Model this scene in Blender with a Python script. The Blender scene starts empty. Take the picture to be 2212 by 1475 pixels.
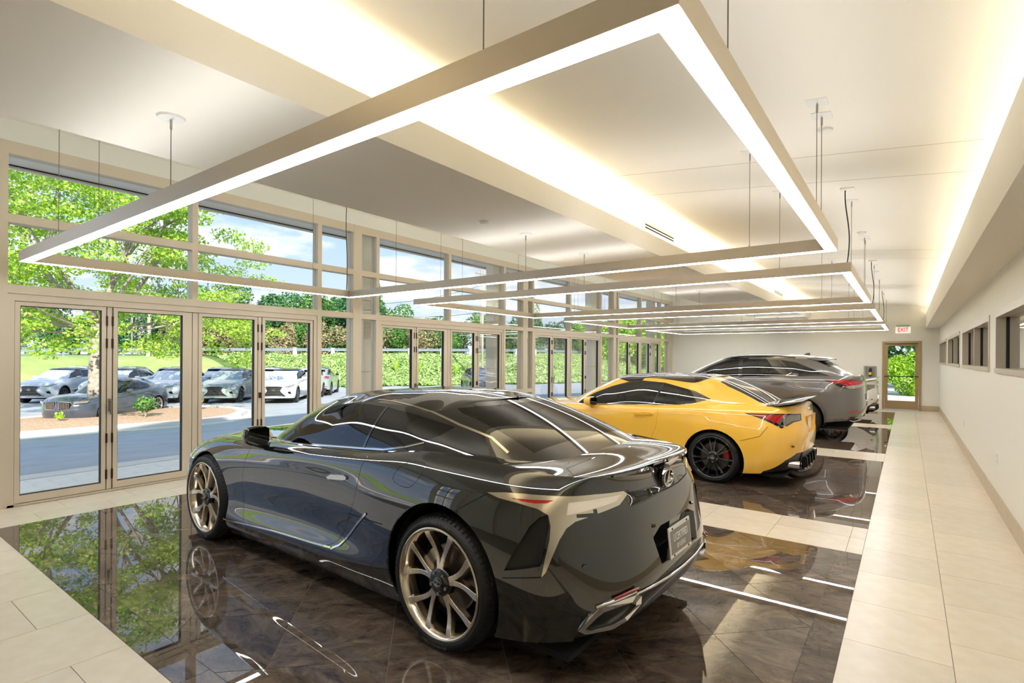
import bpy, bmesh, math, random
import numpy as np
from mathutils import Vector, Matrix
from mathutils.geometry import tessellate_polygon
random.seed(7)
PI = math.pi
S = bpy.context.scene
COL = S.collection

# ------------------------------------------------------------------ camera, light, exposure
cam_d = bpy.data.cameras.new('camera'); cam = bpy.data.objects.new('camera', cam_d); COL.objects.link(cam)
F_PX, YAW, ROLL = 1158.3, 0.635361, 0.00585834
cam_d.sensor_width = 36.0; cam_d.sensor_fit = 'HORIZONTAL'; cam_d.lens = 36.0 * F_PX / 2212.0
cam_d.shift_y = (770.83 - 737.5) / 2212.0; cam_d.clip_start = 0.05; cam_d.clip_end = 600
cam.location = (0, 0, 1.59)
cam.rotation_mode = 'QUATERNION'
cam.rotation_quaternion = (Matrix.Rotation(YAW, 4, 'Z') @ Matrix.Rotation(PI / 2, 4, 'X') @ Matrix.Rotation(ROLL, 4, 'Z')).to_quaternion()
S.camera = cam
S.view_settings.view_transform = 'Standard'; S.view_settings.look = 'None'
S.view_settings.exposure = 1.12; S.view_settings.gamma = 1.0; S.view_settings.use_curve_mapping = False
S.cycles.use_denoising = True
S.cycles.max_bounces = 10; S.cycles.diffuse_bounces = 5; S.cycles.glossy_bounces = 5
S.cycles.transmission_bounces = 6; S.cycles.transparent_max_bounces = 16
S.cycles.caustics_reflective = False; S.cycles.caustics_refractive = False
S.cycles.sample_clamp_indirect = 6.0

SKY, SUN, RING, UP, COVE = .64, 3.7, 10.0, 8.0, 9.0
def hexc(h):
    h = h.lstrip('#'); v = [int(h[i:i + 2], 16) / 255 for i in (0, 2, 4)]
    return tuple((c / 12.92 if c <= .04045 else ((c + .055) / 1.055) ** 2.4) for c in v) + (1,)

W = bpy.data.worlds.new('sky'); S.world = W; W.use_nodes = True
def build_sky():
    nt = W.node_tree; N = nt.nodes; L = nt.links; N.clear()
    out = N.new('ShaderNodeOutputWorld'); bg = N.new('ShaderNodeBackground'); bg.inputs[1].default_value = SKY
    tc = N.new('ShaderNodeTexCoord'); sep = N.new('ShaderNodeSeparateXYZ'); L.new(tc.outputs['Generated'], sep.inputs[0])
    ramp = N.new('ShaderNodeValToRGB'); e = ramp.color_ramp.elements
    e[0].position = 0.0; e[0].color = hexc('#d3dfee'); e[1].position = .75; e[1].color = hexc('#7aa2dc')
    m = e.new(.25); m.color = hexc('#a9c6ec')
    L.new(sep.outputs[2], ramp.inputs[0])
    # clouds: project the direction on a high plane
    ad = N.new('ShaderNodeMath'); ad.operation = 'ADD'; ad.inputs[1].default_value = .18; L.new(sep.outputs[2], ad.inputs[0])
    dv = N.new('ShaderNodeVectorMath'); dv.operation = 'DIVIDE'
    cmb = N.new('ShaderNodeCombineXYZ')
    for i in range(3): L.new(ad.outputs[0], cmb.inputs[i])
    L.new(tc.outputs['Generated'], dv.inputs[0]); L.new(cmb.outputs[0], dv.inputs[1])
    nz = N.new('ShaderNodeTexNoise'); nz.inputs['Scale'].default_value = 1.7; nz.inputs['Detail'].default_value = 9; nz.inputs['Roughness'].default_value = .56
    L.new(dv.outputs[0], nz.inputs['Vector'])
    cr = N.new('ShaderNodeValToRGB'); c = cr.color_ramp.elements
    c[0].position = .47; c[0].color = (0, 0, 0, 1); c[1].position = .6; c[1].color = (1, 1, 1, 1)
    L.new(nz.outputs['Fac'], cr.inputs[0])
    nz2 = N.new('ShaderNodeTexNoise'); nz2.inputs['Scale'].default_value = 4.5; nz2.inputs['Detail'].default_value = 5
    L.new(dv.outputs[0], nz2.inputs['Vector'])
    cc = N.new('ShaderNodeValToRGB'); q = cc.color_ramp.elements
    q[0].position = .3; q[0].color = hexc('#cfd6e2'); q[1].position = .6; q[1].color = (1, 1, 1, 1)
    L.new(nz2.outputs['Fac'], cc.inputs[0])
    mx = N.new('ShaderNodeMix'); mx.data_type = 'RGBA'
    L.new(cr.outputs[0], mx.inputs['Factor']); L.new(ramp.outputs[0], mx.inputs['A']); L.new(cc.outputs[0], mx.inputs['B'])
    L.new(mx.outputs['Result'], bg.inputs[0]); L.new(bg.outputs[0], out.inputs[0])
build_sky()
sun_d = bpy.data.lights.new('sun', 'SUN'); sun_d.energy = SUN; sun_d.angle = .012; sun_d.color = (1, .95, .86)
sun = bpy.data.objects.new('sun', sun_d); COL.objects.link(sun)
sun.rotation_mode = 'QUATERNION'; sun.rotation_quaternion = Vector((.78, -.45, .44)).to_track_quat('Z', 'Y')

# ------------------------------------------------------------------ materials
def nodes(name):
    m = bpy.data.materials.new(name); m.use_nodes = True
    nt = m.node_tree; b = nt.nodes['Principled BSDF']
    return m, nt, b
def M(name, col, rough=.5, metal=0., coat=0., spec=.5, emit=0., ecol=None, trans=0., bump=0., bscale=40., var=0., vscale=6., ior=1.5):
    m, nt, b = nodes(name); N, L = nt.nodes, nt.links
    c = hexc(col) if isinstance(col, str) else tuple(col) + (1,) if len(col) == 3 else col
    b.inputs['Base Color'].default_value = c; b.inputs['Roughness'].default_value = rough
    b.inputs['Metallic'].default_value = metal; b.inputs['Specular IOR Level'].default_value = spec
    b.inputs['Coat Weight'].default_value = coat; b.inputs['Coat Roughness'].default_value = .02; b.inputs['IOR'].default_value = ior
    b.inputs['Transmission Weight'].default_value = trans
    if emit:
        b.inputs['Emission Color'].default_value = ecol or c; b.inputs['Emission Strength'].default_value = emit
    if var or bump:
        tc = N.new('ShaderNodeTexCoord')
        if var:
            nz = N.new('ShaderNodeTexNoise'); nz.inputs['Scale'].default_value = vscale; nz.inputs['Detail'].default_value = 6
            L.new(tc.outputs['Object'], nz.inputs['Vector'])
            mr = N.new('ShaderNodeMapRange'); mr.inputs[1].default_value = .3; mr.inputs[2].default_value = .7
            mr.inputs[3].default_value = 1 - var; mr.inputs[4].default_value = 1 + var
            L.new(nz.outputs['Fac'], mr.inputs[0])
            mm = N.new('ShaderNodeVectorMath'); mm.operation = 'SCALE'; mm.inputs[0].default_value = c[:3]
            L.new(mr.outputs[0], mm.inputs['Scale']); L.new(mm.outputs[0], b.inputs['Base Color'])
        if bump:
            n2 = N.new('ShaderNodeTexNoise'); n2.inputs['Scale'].default_value = bscale; n2.inputs['Detail'].default_value = 4
            L.new(tc.outputs['Object'], n2.inputs['Vector'])
            bp = N.new('ShaderNodeBump'); bp.inputs['Strength'].default_value = bump; bp.inputs['Distance'].default_value = .01
            L.new(n2.outputs['Fac'], bp.inputs['Height']); L.new(bp.outputs[0], b.inputs['Normal'])
    return m
def M_glass(name, tint=(1, 1, 1), ior=1.45, gloss=1.0):
    m = bpy.data.materials.new(name); m.use_nodes = True; nt = m.node_tree; N, L = nt.nodes, nt.links; N.clear()
    o = N.new('ShaderNodeOutputMaterial'); mx = N.new('ShaderNodeMixShader'); tr = N.new('ShaderNodeBsdfTransparent'); gl = N.new('ShaderNodeBsdfGlossy')
    fr = N.new('ShaderNodeFresnel'); fr.inputs[0].default_value = ior; gl.inputs['Roughness'].default_value = .0
    ml = N.new('ShaderNodeMath'); ml.operation = 'MULTIPLY'; ml.inputs[1].default_value = gloss; ml.use_clamp = True
    tr.inputs[0].default_value = (*tint, 1); L.new(fr.outputs[0], ml.inputs[0]); L.new(ml.outputs[0], mx.inputs[0])
    L.new(tr.outputs[0], mx.inputs[1]); L.new(gl.outputs[0], mx.inputs[2]); L.new(mx.outputs[0], o.inputs[0])
    return m
def M_stone():
    m, nt, b = nodes('slate_tile'); N, L = nt.nodes, nt.links
    tc = N.new('ShaderNodeTexCoord'); oi = N.new('ShaderNodeObjectInfo')
    off = N.new('ShaderNodeVectorMath'); off.operation = 'MULTIPLY_ADD'; off.inputs[1].default_value = (37, 53, 11)
    cb = N.new('ShaderNodeCombineXYZ')
    for i in range(3): L.new(oi.outputs['Random'], cb.inputs[i])
    L.new(cb.outputs[0], off.inputs[0]); L.new(tc.outputs['Object'], off.inputs[2])
    st = N.new('ShaderNodeMapping'); st.inputs['Scale'].default_value = (1, 1.9, 1); L.new(off.outputs[0], st.inputs[0])
    n1 = N.new('ShaderNodeTexNoise'); n1.inputs['Scale'].default_value = 4.2; n1.inputs['Detail'].default_value = 12; n1.inputs['Roughness'].default_value = .74; n1.inputs['Distortion'].default_value = .7
    L.new(st.outputs[0], n1.inputs['Vector'])
    r = N.new('ShaderNodeValToRGB'); e = r.color_ramp.elements
    e[0].position = .36; e[0].color = hexc('#3a312b'); e[1].position = .78; e[1].color = hexc('#a8967c')
    k = e.new(.54); k.color = hexc('#62554a'); k = e.new(.64); k.color = hexc('#776857')
    L.new(n1.outputs['Fac'], r.inputs[0])
    hv = N.new('ShaderNodeMapRange'); hv.inputs[3].default_value = .8; hv.inputs[4].default_value = 1.3; L.new(oi.outputs['Random'], hv.inputs[0])
    sc = N.new('ShaderNodeVectorMath'); sc.operation = 'SCALE'; L.new(r.outputs[0], sc.inputs[0]); L.new(hv.outputs[0], sc.inputs['Scale'])
    L.new(sc.outputs[0], b.inputs['Base Color'])
    b.inputs['Roughness'].default_value = .012; b.inputs['IOR'].default_value = 1.62
    return m
def M_tile():
    m, nt, b = nodes('cream_tile'); N, L = nt.nodes, nt.links
    tc = N.new('ShaderNodeTexCoord'); oi = N.new('ShaderNodeObjectInfo')
    n1 = N.new('ShaderNodeTexNoise'); n1.inputs['Scale'].default_value = 9; n1.inputs['Detail'].default_value = 8
    L.new(tc.outputs['Object'], n1.inputs['Vector'])
    r = N.new('ShaderNodeValToRGB'); e = r.color_ramp.elements
    e[0].position = .3; e[0].color = hexc('#dacdb8'); e[1].position = .7; e[1].color = hexc('#e4d9c7')
    L.new(n1.outputs['Fac'], r.inputs[0])
    hv = N.new('ShaderNodeMapRange'); hv.inputs[3].default_value = .94; hv.inputs[4].default_value = 1.04; L.new(oi.outputs['Random'], hv.inputs[0])
    sc = N.new('ShaderNodeVectorMath'); sc.operation = 'SCALE'; L.new(r.outputs[0], sc.inputs[0]); L.new(hv.outputs[0], sc.inputs['Scale'])
    L.new(sc.outputs[0], b.inputs['Base Color']); b.inputs['Roughness'].default_value = .28
    return m
def M_leaf(name, c1, c2, c3=None, trans=.35):
    m = bpy.data.materials.new(name); m.use_nodes = True; nt = m.node_tree; N, L = nt.nodes, nt.links; N.clear()
    o = N.new('ShaderNodeOutputMaterial'); g = N.new('ShaderNodeNewGeometry')
    r = N.new('ShaderNodeValToRGB'); e = r.color_ramp.elements
    e[0].color = hexc(c1); e[1].color = hexc(c2)
    if c3: k = e.new(.5); k.color = hexc(c3)
    L.new(g.outputs['Random Per Island'], r.inputs[0])
    d = N.new('ShaderNodeBsdfDiffuse'); t = N.new('ShaderNodeBsdfTranslucent'); mx = N.new('ShaderNodeMixShader'); mx.inputs[0].default_value = trans
    L.new(r.outputs[0], d.inputs[0]); L.new(r.outputs[0], t.inputs[0]); L.new(d.outputs[0], mx.inputs[1]); L.new(t.outputs[0], mx.inputs[2]); L.new(mx.outputs[0], o.inputs[0])
    return m
def M_lamp(name, col, strength):
    m = bpy.data.materials.new(name); m.use_nodes = True; nt = m.node_tree; N, L = nt.nodes, nt.links; N.clear()
    o = N.new('ShaderNodeOutputMaterial'); e = N.new('ShaderNodeEmission'); e.inputs[0].default_value = (*col, 1); e.inputs[1].default_value = strength
    L.new(e.outputs[0], o.inputs[0]); return m

m_slate, m_tile = M_stone(), M_tile()
m_grout = M('grout_light', '#8f8271', .9); m_groutd = M('grout_dark', '#75685a', .8)
m_wall = M('wall_paint', '#e6e3d9', .6, bump=.03, bscale=300); m_ceil = M('ceiling_paint', '#f0ebde', .75)
m_alu = M('champagne_aluminium', '#d0c4b0', .45, .2); m_seal = M('black_gasket', '#15130f', .6); m_hinge = M('hinge_bronze', '#3a2c22', .4, .6)
m_bronze = M('bronze_door_metal', '#a48a63', .4, .45)
m_pane = M_glass('window_glass', (.985, .995, .99), 1.3, .35)
m_office = M_glass('office_glass', (.5, .5, .5), 2.4, 2.4)
m_ringmetal = M('ring_aluminium', '#c6bbab', .38, .4); m_diff = M_lamp('ring_diffuser', (.97, .975, 1), RING); m_updiff = M_lamp('ring_uplight', (.98, .98, 1), UP); m_cove = M_lamp('cove_led', (1, .89, .70), COVE); m_cover = M_lamp('cove_led_right', (1, .90, .72), COVE * .6); m_cove2 = M_lamp('cove_led_cool', (.95, 1, .94), COVE * 1.1)
m_white = M('white_plastic', '#e8e6df', .4); m_wire = M('steel_wire', '#6f6a60', .35, .9); m_black = M('black_plastic', '#0d0d0e', .45)
m_dark = M('dark_recess', '#080808', .9); m_chrome = M('chrome', '#d6d6d6', .08, 1.); m_steel = M('brushed_steel', '#9b9a96', .3, .9)
m_red = M('red_sign', '#d8232a', .5, emit=.6); m_signw = M('sign_face', '#f2f0e6', .5, emit=.25); m_yellow = M('yellow_label', '#f2cf1e', .5)

# ------------------------------------------------------------------ object helpers
class MB:
    def __init__(s): s.v = []; s.f = []
    def add(s, verts, faces):
        o = len(s.v); s.v += [tuple(map(float, p)) for p in verts]; s.f += [tuple(i + o for i in q) for q in faces]; return s
    def box(s, x0, x1, y0, y1, z0, z1):
        v = [(x, y, z) for z in (z0, z1) for y in (y0, y1) for x in (x0, x1)]
        return s.add(v, [(0, 2, 3, 1), (4, 5, 7, 6), (0, 1, 5, 4), (2, 6, 7, 3), (0, 4, 6, 2), (1, 3, 7, 5)])
    def cyl(s, p0, p1, r0, r1=None, n=12, caps=True):
        r1 = r0 if r1 is None else r1
        p0, p1 = Vector(p0), Vector(p1); d = (p1 - p0).normalized()
        a = d.orthogonal().normalized(); b = d.cross(a)
        v = [p + (a * math.cos(2 * PI * i / n) + b * math.sin(2 * PI * i / n)) * r for p, r in ((p0, r0), (p1, r1)) for i in range(n)]
        f = [(i, (i + 1) % n, n + (i + 1) % n, n + i) for i in range(n)]
        if caps: f += [tuple(range(n - 1, -1, -1)), tuple(range(n, 2 * n))]
        return s.add(v, f)
    def tube(s, pts, r, n=8):
        pts = [Vector(p) for p in pts]; rs = r if isinstance(r, (list, tuple)) else [r] * len(pts)
        ring = []; a = None
        for i, p in enumerate(pts):
            d = (pts[min(i + 1, len(pts) - 1)] - pts[max(i - 1, 0)]).normalized()
            a = d.orthogonal().normalized() if a is None else (a - d * a.dot(d)).normalized()
            b = d.cross(a); ring += [p + (a * math.cos(2 * PI * k / n) + b * math.sin(2 * PI * k / n)) * rs[i] for k in range(n)]
        f = [(i * n + k, i * n + (k + 1) % n, (i + 1) * n + (k + 1) % n, (i + 1) * n + k) for i in range(len(pts) - 1) for k in range(n)]
        f += [tuple(range(n - 1, -1, -1)), tuple(range((len(pts) - 1) * n, len(pts) * n))]
        return s.add(ring, f)
    def prism(s, poly, h0, h1, axis=2):
        n = len(poly); idx = [(0, 1, 2), (1, 2, 0), (2, 0, 1)]
        def mk(a, b, h):
            if axis == 2: return (a, b, h)
            if axis == 1: return (a, h, b)
            return (h, a, b)
        v = [mk(a, b, h0) for a, b in poly] + [mk(a, b, h1) for a, b in poly]
        f = [tuple(range(n - 1, -1, -1)), tuple(range(n, 2 * n))] + [(i, (i + 1) % n, n + (i + 1) % n, n + i) for i in range(n)]
        return s.add(v, f)
    def mesh(s, name, smooth=False):
        me = bpy.data.meshes.new(name); me.from_pydata(s.v, [], s.f)
        bm = bmesh.new(); bm.from_mesh(me); bmesh.ops.recalc_face_normals(bm, faces=bm.faces); bm.to_mesh(me); bm.free()
        if smooth: me.shade_smooth()
        return me
    def build(s, name, mat, parent=None, smooth=False, loc=None):
        return put(name, s.mesh(name, smooth), mat, parent, loc)
def put(name, me, mat=None, parent=None, loc=None):
    if mat is not None:
        if len(me.materials) == 0: me.materials.append(mat)
    o = bpy.data.objects.new(name, me); COL.objects.link(o)
    if parent is not None: o.parent = parent
    if loc is not None: o.location = loc
    return o
def tag(o, label=None, cat=None, group=None, kind=None):
    if label: o['label'] = label
    if cat: o['category'] = cat
    if group: o['group'] = group
    if kind: o['kind'] = kind
    return o
def empty(name, loc=(0, 0, 0), rz=0):
    o = bpy.data.objects.new(name, None); COL.objects.link(o); o.location = loc; o.rotation_euler = (0, 0, rz); o.empty_display_size = .2; return o
def struct(o, label=None, cat=None): return tag(o, label, cat, None, 'structure')
def copy_tree(o, parent=None):
    c = o.copy(); COL.objects.link(c)
    if parent is not None: c.parent = parent
    for ch in o.children: copy_tree(ch, c)
    return c
def box(name, mat, x0, x1, y0, y1, z0, z1, parent=None):
    return MB().box(x0, x1, y0, y1, z0, z1).build(name, mat, parent)
def text_obj(name, body, size, mat, matrix, parent=None, extrude=.001, align='CENTER', sx=1.0, shear=0., offset=0.):
    cu = bpy.data.curves.new(name, 'FONT'); cu.body = body; cu.size = size; cu.extrude = extrude; cu.align_x = align; cu.align_y = 'CENTER'; cu.shear = shear; cu.offset = offset; cu.resolution_u = 3
    t = bpy.data.objects.new(name, cu); COL.objects.link(t)
    bpy.context.view_layer.update()
    me = bpy.data.meshes.new_from_object(t.evaluated_get(bpy.context.evaluated_depsgraph_get()))
    bpy.data.objects.remove(t); bpy.data.curves.remove(cu)
    me.transform(matrix @ Matrix.Diagonal((sx, 1, 1, 1))); me.materials.clear()
    return put(name, me, mat, parent)

# ------------------------------------------------------------------ room shell
XG, XR, YB, YF = -7.45, .786, -3.2, 20.75
def ceil_z(x): return 3.25 - .102 * x
floor = struct(box('floor', m_grout, -7.62, XR + .1, YB, YF + .12, -.12, -.004), 'cream tiled showroom floor', None)
def clip_poly(poly, x0, x1, y0, y1):
    for ax, lim, sg in ((0, x0, 1), (0, x1, -1), (1, y0, 1), (1, y1, -1)):
        out = []
        for i in range(len(poly)):
            a, b = poly[i - 1], poly[i]; da, db = (a[ax] - lim) * sg, (b[ax] - lim) * sg
            if (da >= 0) != (db >= 0):
                t = da / (da - db); out.append((a[0] + (b[0] - a[0]) * t, a[1] + (b[1] - a[1]) * t))
            if db >= 0: out.append(b)
        poly = out
        if len(poly) < 3: return []
    return poly
_tm = {}
def tile(x0, x1, y0, y1, parent, mat, z=0.0, g=.0016):
    w, d = round(x1 - x0, 3), round(y1 - y0, 3)
    if (w, d, mat.name) not in _tm:
        _tm[(w, d, mat.name)] = MB().box(-w / 2 + g, w / 2 - g, -d / 2 + g, d / 2 - g, -.01, 0).mesh('tile')
    return put('tile', _tm[(w, d, mat.name)], mat, parent, ((x0 + x1) / 2, (y0 + y1) / 2, z))
PAD = [(1.12, 5.20), (6.02, 10.11), (10.97, 15.0), (15.82, 19.67)]
PX0, PX1 = -6.65, -.289
T = .605
def run(x0, x1, y0, y1, yoff, along=True):
    """a column of square tiles along Y"""
    y = yoff
    while y + T < y0 + 1e-6: y += T
    while y < y1 - .01:
        a, b = max(y, y0), min(y + T, y1)
        if b - a > .02: tile(x0, x1, a, b, floor, m_tile)
        y += T
xs = [.2 - T * i for i in range(0, 13)]
# right-hand lanes
run(.2, XR, -.6, YF, -.35); run(PX1, .2, -.6, YF, -.65)
# strip along the glass wall
run(-7.02, PX0, -.6, YF, -.335 - .605); run(-7.45, -7.02, -.6, YF, -.665)
# strip nearest the camera (running bond), and strips between the pads
for i in range(1, 12):
    a, b = max(xs[i + 0] - T, PX0), min(xs[i], PX1)
    if b > a: run(a, b, -.6, PAD[0][0], .87 - T * (3 if i % 2 else 3.5))
gaps = [(PAD[i][1], PAD[i + 1][0]) for i in range(3)] + [(PAD[3][1], YF)]
for y0, y1 in gaps:
    for a0, a1 in ((y0, (y0 + y1) / 2 + .04), ((y0 + y1) / 2 + .04, y1)):
        for i in range(0, 12):
            a, b = max(xs[i] - T, PX0), min(xs[i], PX1)
            if b - a > .03: tile(a, b, a0, a1, floor, m_tile)
names = ['near the camera, under the black coupe', 'under the yellow coupe', 'under the grey SUV', 'by the end wall, under the white car']
_full = MB().box(-.3025, .3025, -.3025, .3025, -.01, 0).mesh('tile')
for pi_, (y0, y1) in enumerate(PAD):
    pad = empty('floor_inlay', ((PX0 + PX1) / 2, (y0 + y1) / 2, 0)); cx, cy = pad.location.x, pad.location.y
    tag(pad, 'polished dark slate tile inlay in the floor ' + names[pi_], 'floor inlay')
    box('grout_bed', m_groutd, PX0 - cx, PX1 - cx, y0 - cy, y1 - cy, -.012, -.0025, pad)
    B = .162; ix0, ix1, iy0, iy1 = PX0 + B, PX1 - B, y0 + B, y1 - B
    # border strips
    n = 10
    for k in range(n):
        xa, xb = PX0 + (PX1 - PX0) * k / n, PX0 + (PX1 - PX0) * (k + 1) / n
        for ya, yb in ((y0, iy0), (iy1, y1)): tile(xa - cx, xb - cx, ya - cy, yb - cy, pad, m_slate)
    for k in range(6):
        ya, yb = iy0 + (iy1 - iy0) * k / 6, iy0 + (iy1 - iy0) * (k + 1) / 6
        for xa, xb in ((PX0, ix0), (ix1, PX1)): tile(xa - cx, xb - cx, ya - cy, yb - cy, pad, m_slate)
    # diagonal field; joints on X+Y = 2.29+.862 n and X-Y = -4.07-.862 n
    D = .862; h = D / 2 - .0028
    su, sv = 2.29 + 4.905 * pi_, -4.07 - 4.905 * pi_
    for iu in range(-12, 10):
        for iv in range(-10, 12):
            u, v = su + D * (iu + .5), sv + D * (iv + .5); x, y = (u + v) / 2, (u - v) / 2
            r = h
            poly = [(x + r, y), (x, y + r), (x - r, y), (x, y - r)]
            g = .0016
            c = clip_poly(poly, ix0 + g, ix1 - g, iy0 + g, iy1 - g)
            if len(c) < 3: continue
            area = abs(sum(c[i - 1][0] * c[i][1] - c[i][0] * c[i - 1][1] for i in range(len(c)))) / 2
            if area < .004: continue
            if area > .98 * 2 * r * r:
                o = put('tile', _full, m_slate, pad, (x - cx, y - cy, 0)); o.rotation_euler = (0, 0, PI / 4); o.scale = (r * 2 ** .5 / .605, r * 2 ** .5 / .605, 1)
            else:
                ax = sum(p[0] for p in c) / len(c); ay = sum(p[1] for p in c) / len(c)
                MB().prism([(p[0] - ax, p[1] - ay) for p in c], -.01, 0).build('tile', m_slate, pad, loc=(ax - cx, ay - cy, 0))

# ceiling: a sloped deck, falling to the right
def sloped(name, mat, x0, x1, y0, y1, t=.15, off=0.):
    v = [(x, y, ceil_z(x) + off + dz) for dz in (0, t) for y in (y0, y1) for x in (x0, x1)]
    return MB().add(v, [(0, 2, 3, 1), (4, 5, 7, 6), (0, 1, 5, 4), (2, 6, 7, 3), (0, 4, 6, 2), (1, 3, 7, 5)]).build(name, mat)
ceiling = struct(sloped('ceiling', m_ceil, -7.62, XR + .1, YB - .1, YF + .1), 'cream sloped showroom ceiling')
for y in (5.20, 6.02, 10.11, 10.97, 15.0):          # control joints of the ceiling board
    x0, x1 = -3.02, .45
    v = [(x, yy, ceil_z(x) + dz) for dz in (-.0012, .01) for yy in (y, y + .006) for x in (x0, x1)]
    MB().add(v, [(0, 2, 3, 1), (4, 5, 7, 6), (0, 1, 5, 4), (2, 6, 7, 3), (0, 4, 6, 2), (1, 3, 7, 5)]).build('joint_bead', M('joint', '#b9ad93', .8) if y == 5.20 else bpy.data.materials['joint'], ceiling)
# dropped soffit with a light trough along its right side
sof = empty('trim_1', (-3.45, 9, 2.97)); struct(sof, 'long dropped ceiling soffit with a light trough')
def sbox(name, mat, x0, x1, y0, y1, z0, z1): return box(name, mat, x0 + 3.45, x1 + 3.45, y0 - 9, y1 - 9, z0 - 2.97, z1 - 2.97, sof)
Y0s, Y1s = YB, YF
sbox('soffit_body', m_ceil, -3.9, -3.03, Y0s, Y1s, 2.97, 3.60); sbox('soffit_body', m_ceil, -4.2, -3.9, Y0s, Y1s, 2.97, 3.10)
sbox('soffit_lip', m_ceil, -4.2, -4.17, Y0s, Y1s, 3.10, 3.22); sbox('led_strip', m_cove2, -4.08, -4.02, Y0s + .1, Y1s - .1, 3.102, 3.12)
sbox('trough_floor', m_ceil, -3.03, -2.7, Y0s, Y1s, 2.97, 3.02)
sbox('trough_lip', m_ceil, -2.73, -2.7, Y0s, Y1s, 3.02, 3.205)
sbox('led_strip', m_cove, -2.93, -2.86, Y0s + .1, Y1s - .1, 3.022, 3.04)
# linear diffusers on the trough wall
for i, (ya, yb) in enumerate(((7.25, 8.45), (16.5, 17.8))):
    v = empty('ceiling_vent', (-3.03, (ya + yb) / 2, 3.47))
    tag(v, ['long slotted air vent on the lit cove wall above the first rings', 'small slotted air vent on the lit cove wall near the far end'][i], 'air vent')
    L_ = (yb - ya) / 2
    box('frame', m_white, 0, .012, -L_, L_, -.045, .045, v)
    for z in (-.026, .016): box('slot', m_dark, .0121, .0135, -L_ + .02, L_ - .02, z, z + .02, v)
# right-hand soffit with its cove
rs = empty('trim_2', (.6, 9, 2.54)); struct(rs, 'long boxed soffit with cove light above the right wall')
def rbox(name, mat, x0, x1, y0, y1, z0, z1): return box(name, mat, x0 - .6, x1 - .6, y0 - 9, y1 - 9, z0 - 2.54, z1 - 2.54, rs)
rbox('soffit_floor', m_ceil, .45, XR, YB, YF, 2.54, 2.58); rbox('soffit_lip', m_ceil, .45, .475, YB, YF, 2.58, 2.975)
rbox('led_strip', m_cover, .56, .62, YB + .1, YF - .1, 2.9, 2.92); rbox('led_shelf', m_ceil, .475, XR, YB, YF, 2.86, 2.9)

# right wall with four office windows
WIN = [(4.1, 7.88), (8.46, 12.3), (12.94, 16.5), (17.12, 20.6)]
ZB, ZT = 1.45, 2.12
wr = MB()
wr.box(XR, XR + .15, YB, YF + .1, -.1, ZB).box(XR, XR + .15, YB, YF + .1, ZT, 3.4)
prev = YB
for a, b in WIN: wr.box(XR, XR + .15, prev, a, ZB, ZT); prev = b
wr.box(XR, XR + .15, prev, YF + .1, ZB, ZT)
struct(wr.build('wall_right', m_wall), 'long white right wall with office windows')
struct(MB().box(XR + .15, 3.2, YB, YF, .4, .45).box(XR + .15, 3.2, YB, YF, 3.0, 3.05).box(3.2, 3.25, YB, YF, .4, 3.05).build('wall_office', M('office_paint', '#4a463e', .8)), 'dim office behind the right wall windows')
m_winframe = M('window_frame_grey', '#c8bfae', .4, .3)
for i, (a, b) in enumerate(WIN):
    w = empty('window_%d' % (i + 1), (XR, (a + b) / 2, (ZB + ZT) / 2)); struct(w, 'office window in the right wall')
    cy, cz = w.location.y, w.location.z
    def wb(n, m, x0, x1, y0, y1, z0, z1): return box(n, m, x0, x1, y0 - cy, y1 - cy, z0 - cz, z1 - cz, w)
    wb('frame_head', m_winframe, -.012, .1, a, b, ZT - .07, ZT); wb('frame_sill', m_winframe, -.02, .1, a, b, ZB, ZB + .05)
    wb('frame_jamb', m_winframe, -.012, .1, a, a + .06, ZB + .05, ZT - .07); wb('frame_jamb', m_winframe, -.012, .1, b - .06, b, ZB + .05, ZT - .07)
    mid = (a + b) / 2
    wb('mullion', m_winframe, -.0, .1, mid - .03, mid + .03, ZB + .05, ZT - .07)
    for c, d in ((a + .06, mid - .03), (mid + .03, b - .06)):
        wb('gasket', m_seal, .07, .1, d - .02, d, ZB + .05, ZT - .07)
        wb('glass_pane', m_office, .084, .09, c, d, ZB + .05, ZT - .07)
# far wall with the exit door
DX0, DX1, DZ = -.645, .345, 2.15
wf = MB().box(-7.62, DX0, YF, YF + .15, -.1, 4.1).box(DX1, XR + .15, YF, YF + .15, -.1, 4.1).box(DX0, DX1, YF, YF + .15, DZ, 4.1)
struct(wf.build('wall_far', m_wall), 'cream end wall with the exit door')
dr = empty('door_1', (-.15, YF, 0)); struct(dr, 'bronze framed glass exit door in the end wall')
def db(n, m, x0, x1, y0, y1, z0, z1, p=dr): return box(n, m, x0 + .15, x1 + .15, y0, y1, z0, z1, p)
db('door_frame', m_bronze, DX0, DX0 + .06, -.03, .12, 0, DZ); db('door_frame', m_bronze, DX1 - .06, DX1, -.03, .12, 0, DZ); db('door_frame', m_bronze, DX0 + .06, DX1 - .06, -.03, .12, DZ - .06, DZ)
lf = db('door_leaf', m_bronze, DX0 + .065, -.50, 0, .05, .02, DZ - .065); db('door_leaf', m_bronze, .195, DX1 - .065, 0, .05, .02, DZ - .065)
db('door_leaf', m_bronze, -.50, .195, 0, .05, .02, .285); db('door_leaf', m_bronze, -.50, .195, 0, .05, 2.01, DZ - .065)
db('glass_pane', m_pane, -.50, .195, .02, .028, .285, 2.01)
MB().cyl((-.44, -.06, 1.05), (.43, -.06, 1.05), .014).cyl((-.42, -.06, 1.05), (-.42, .0, 1.05), .012).cyl((.41, -.06, 1.05), (.41, .0, 1.05), .012).build('push_bar', m_black, dr)
MB().cyl((-.40, -.03, 1.16), (-.40, .0, 1.16), .02).build('lock', m_chrome, dr)
db('closer_bar', m_black, DX0 + .08, DX1 - .08, -.035, -.005, DZ - .085, DZ - .068)
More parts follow.
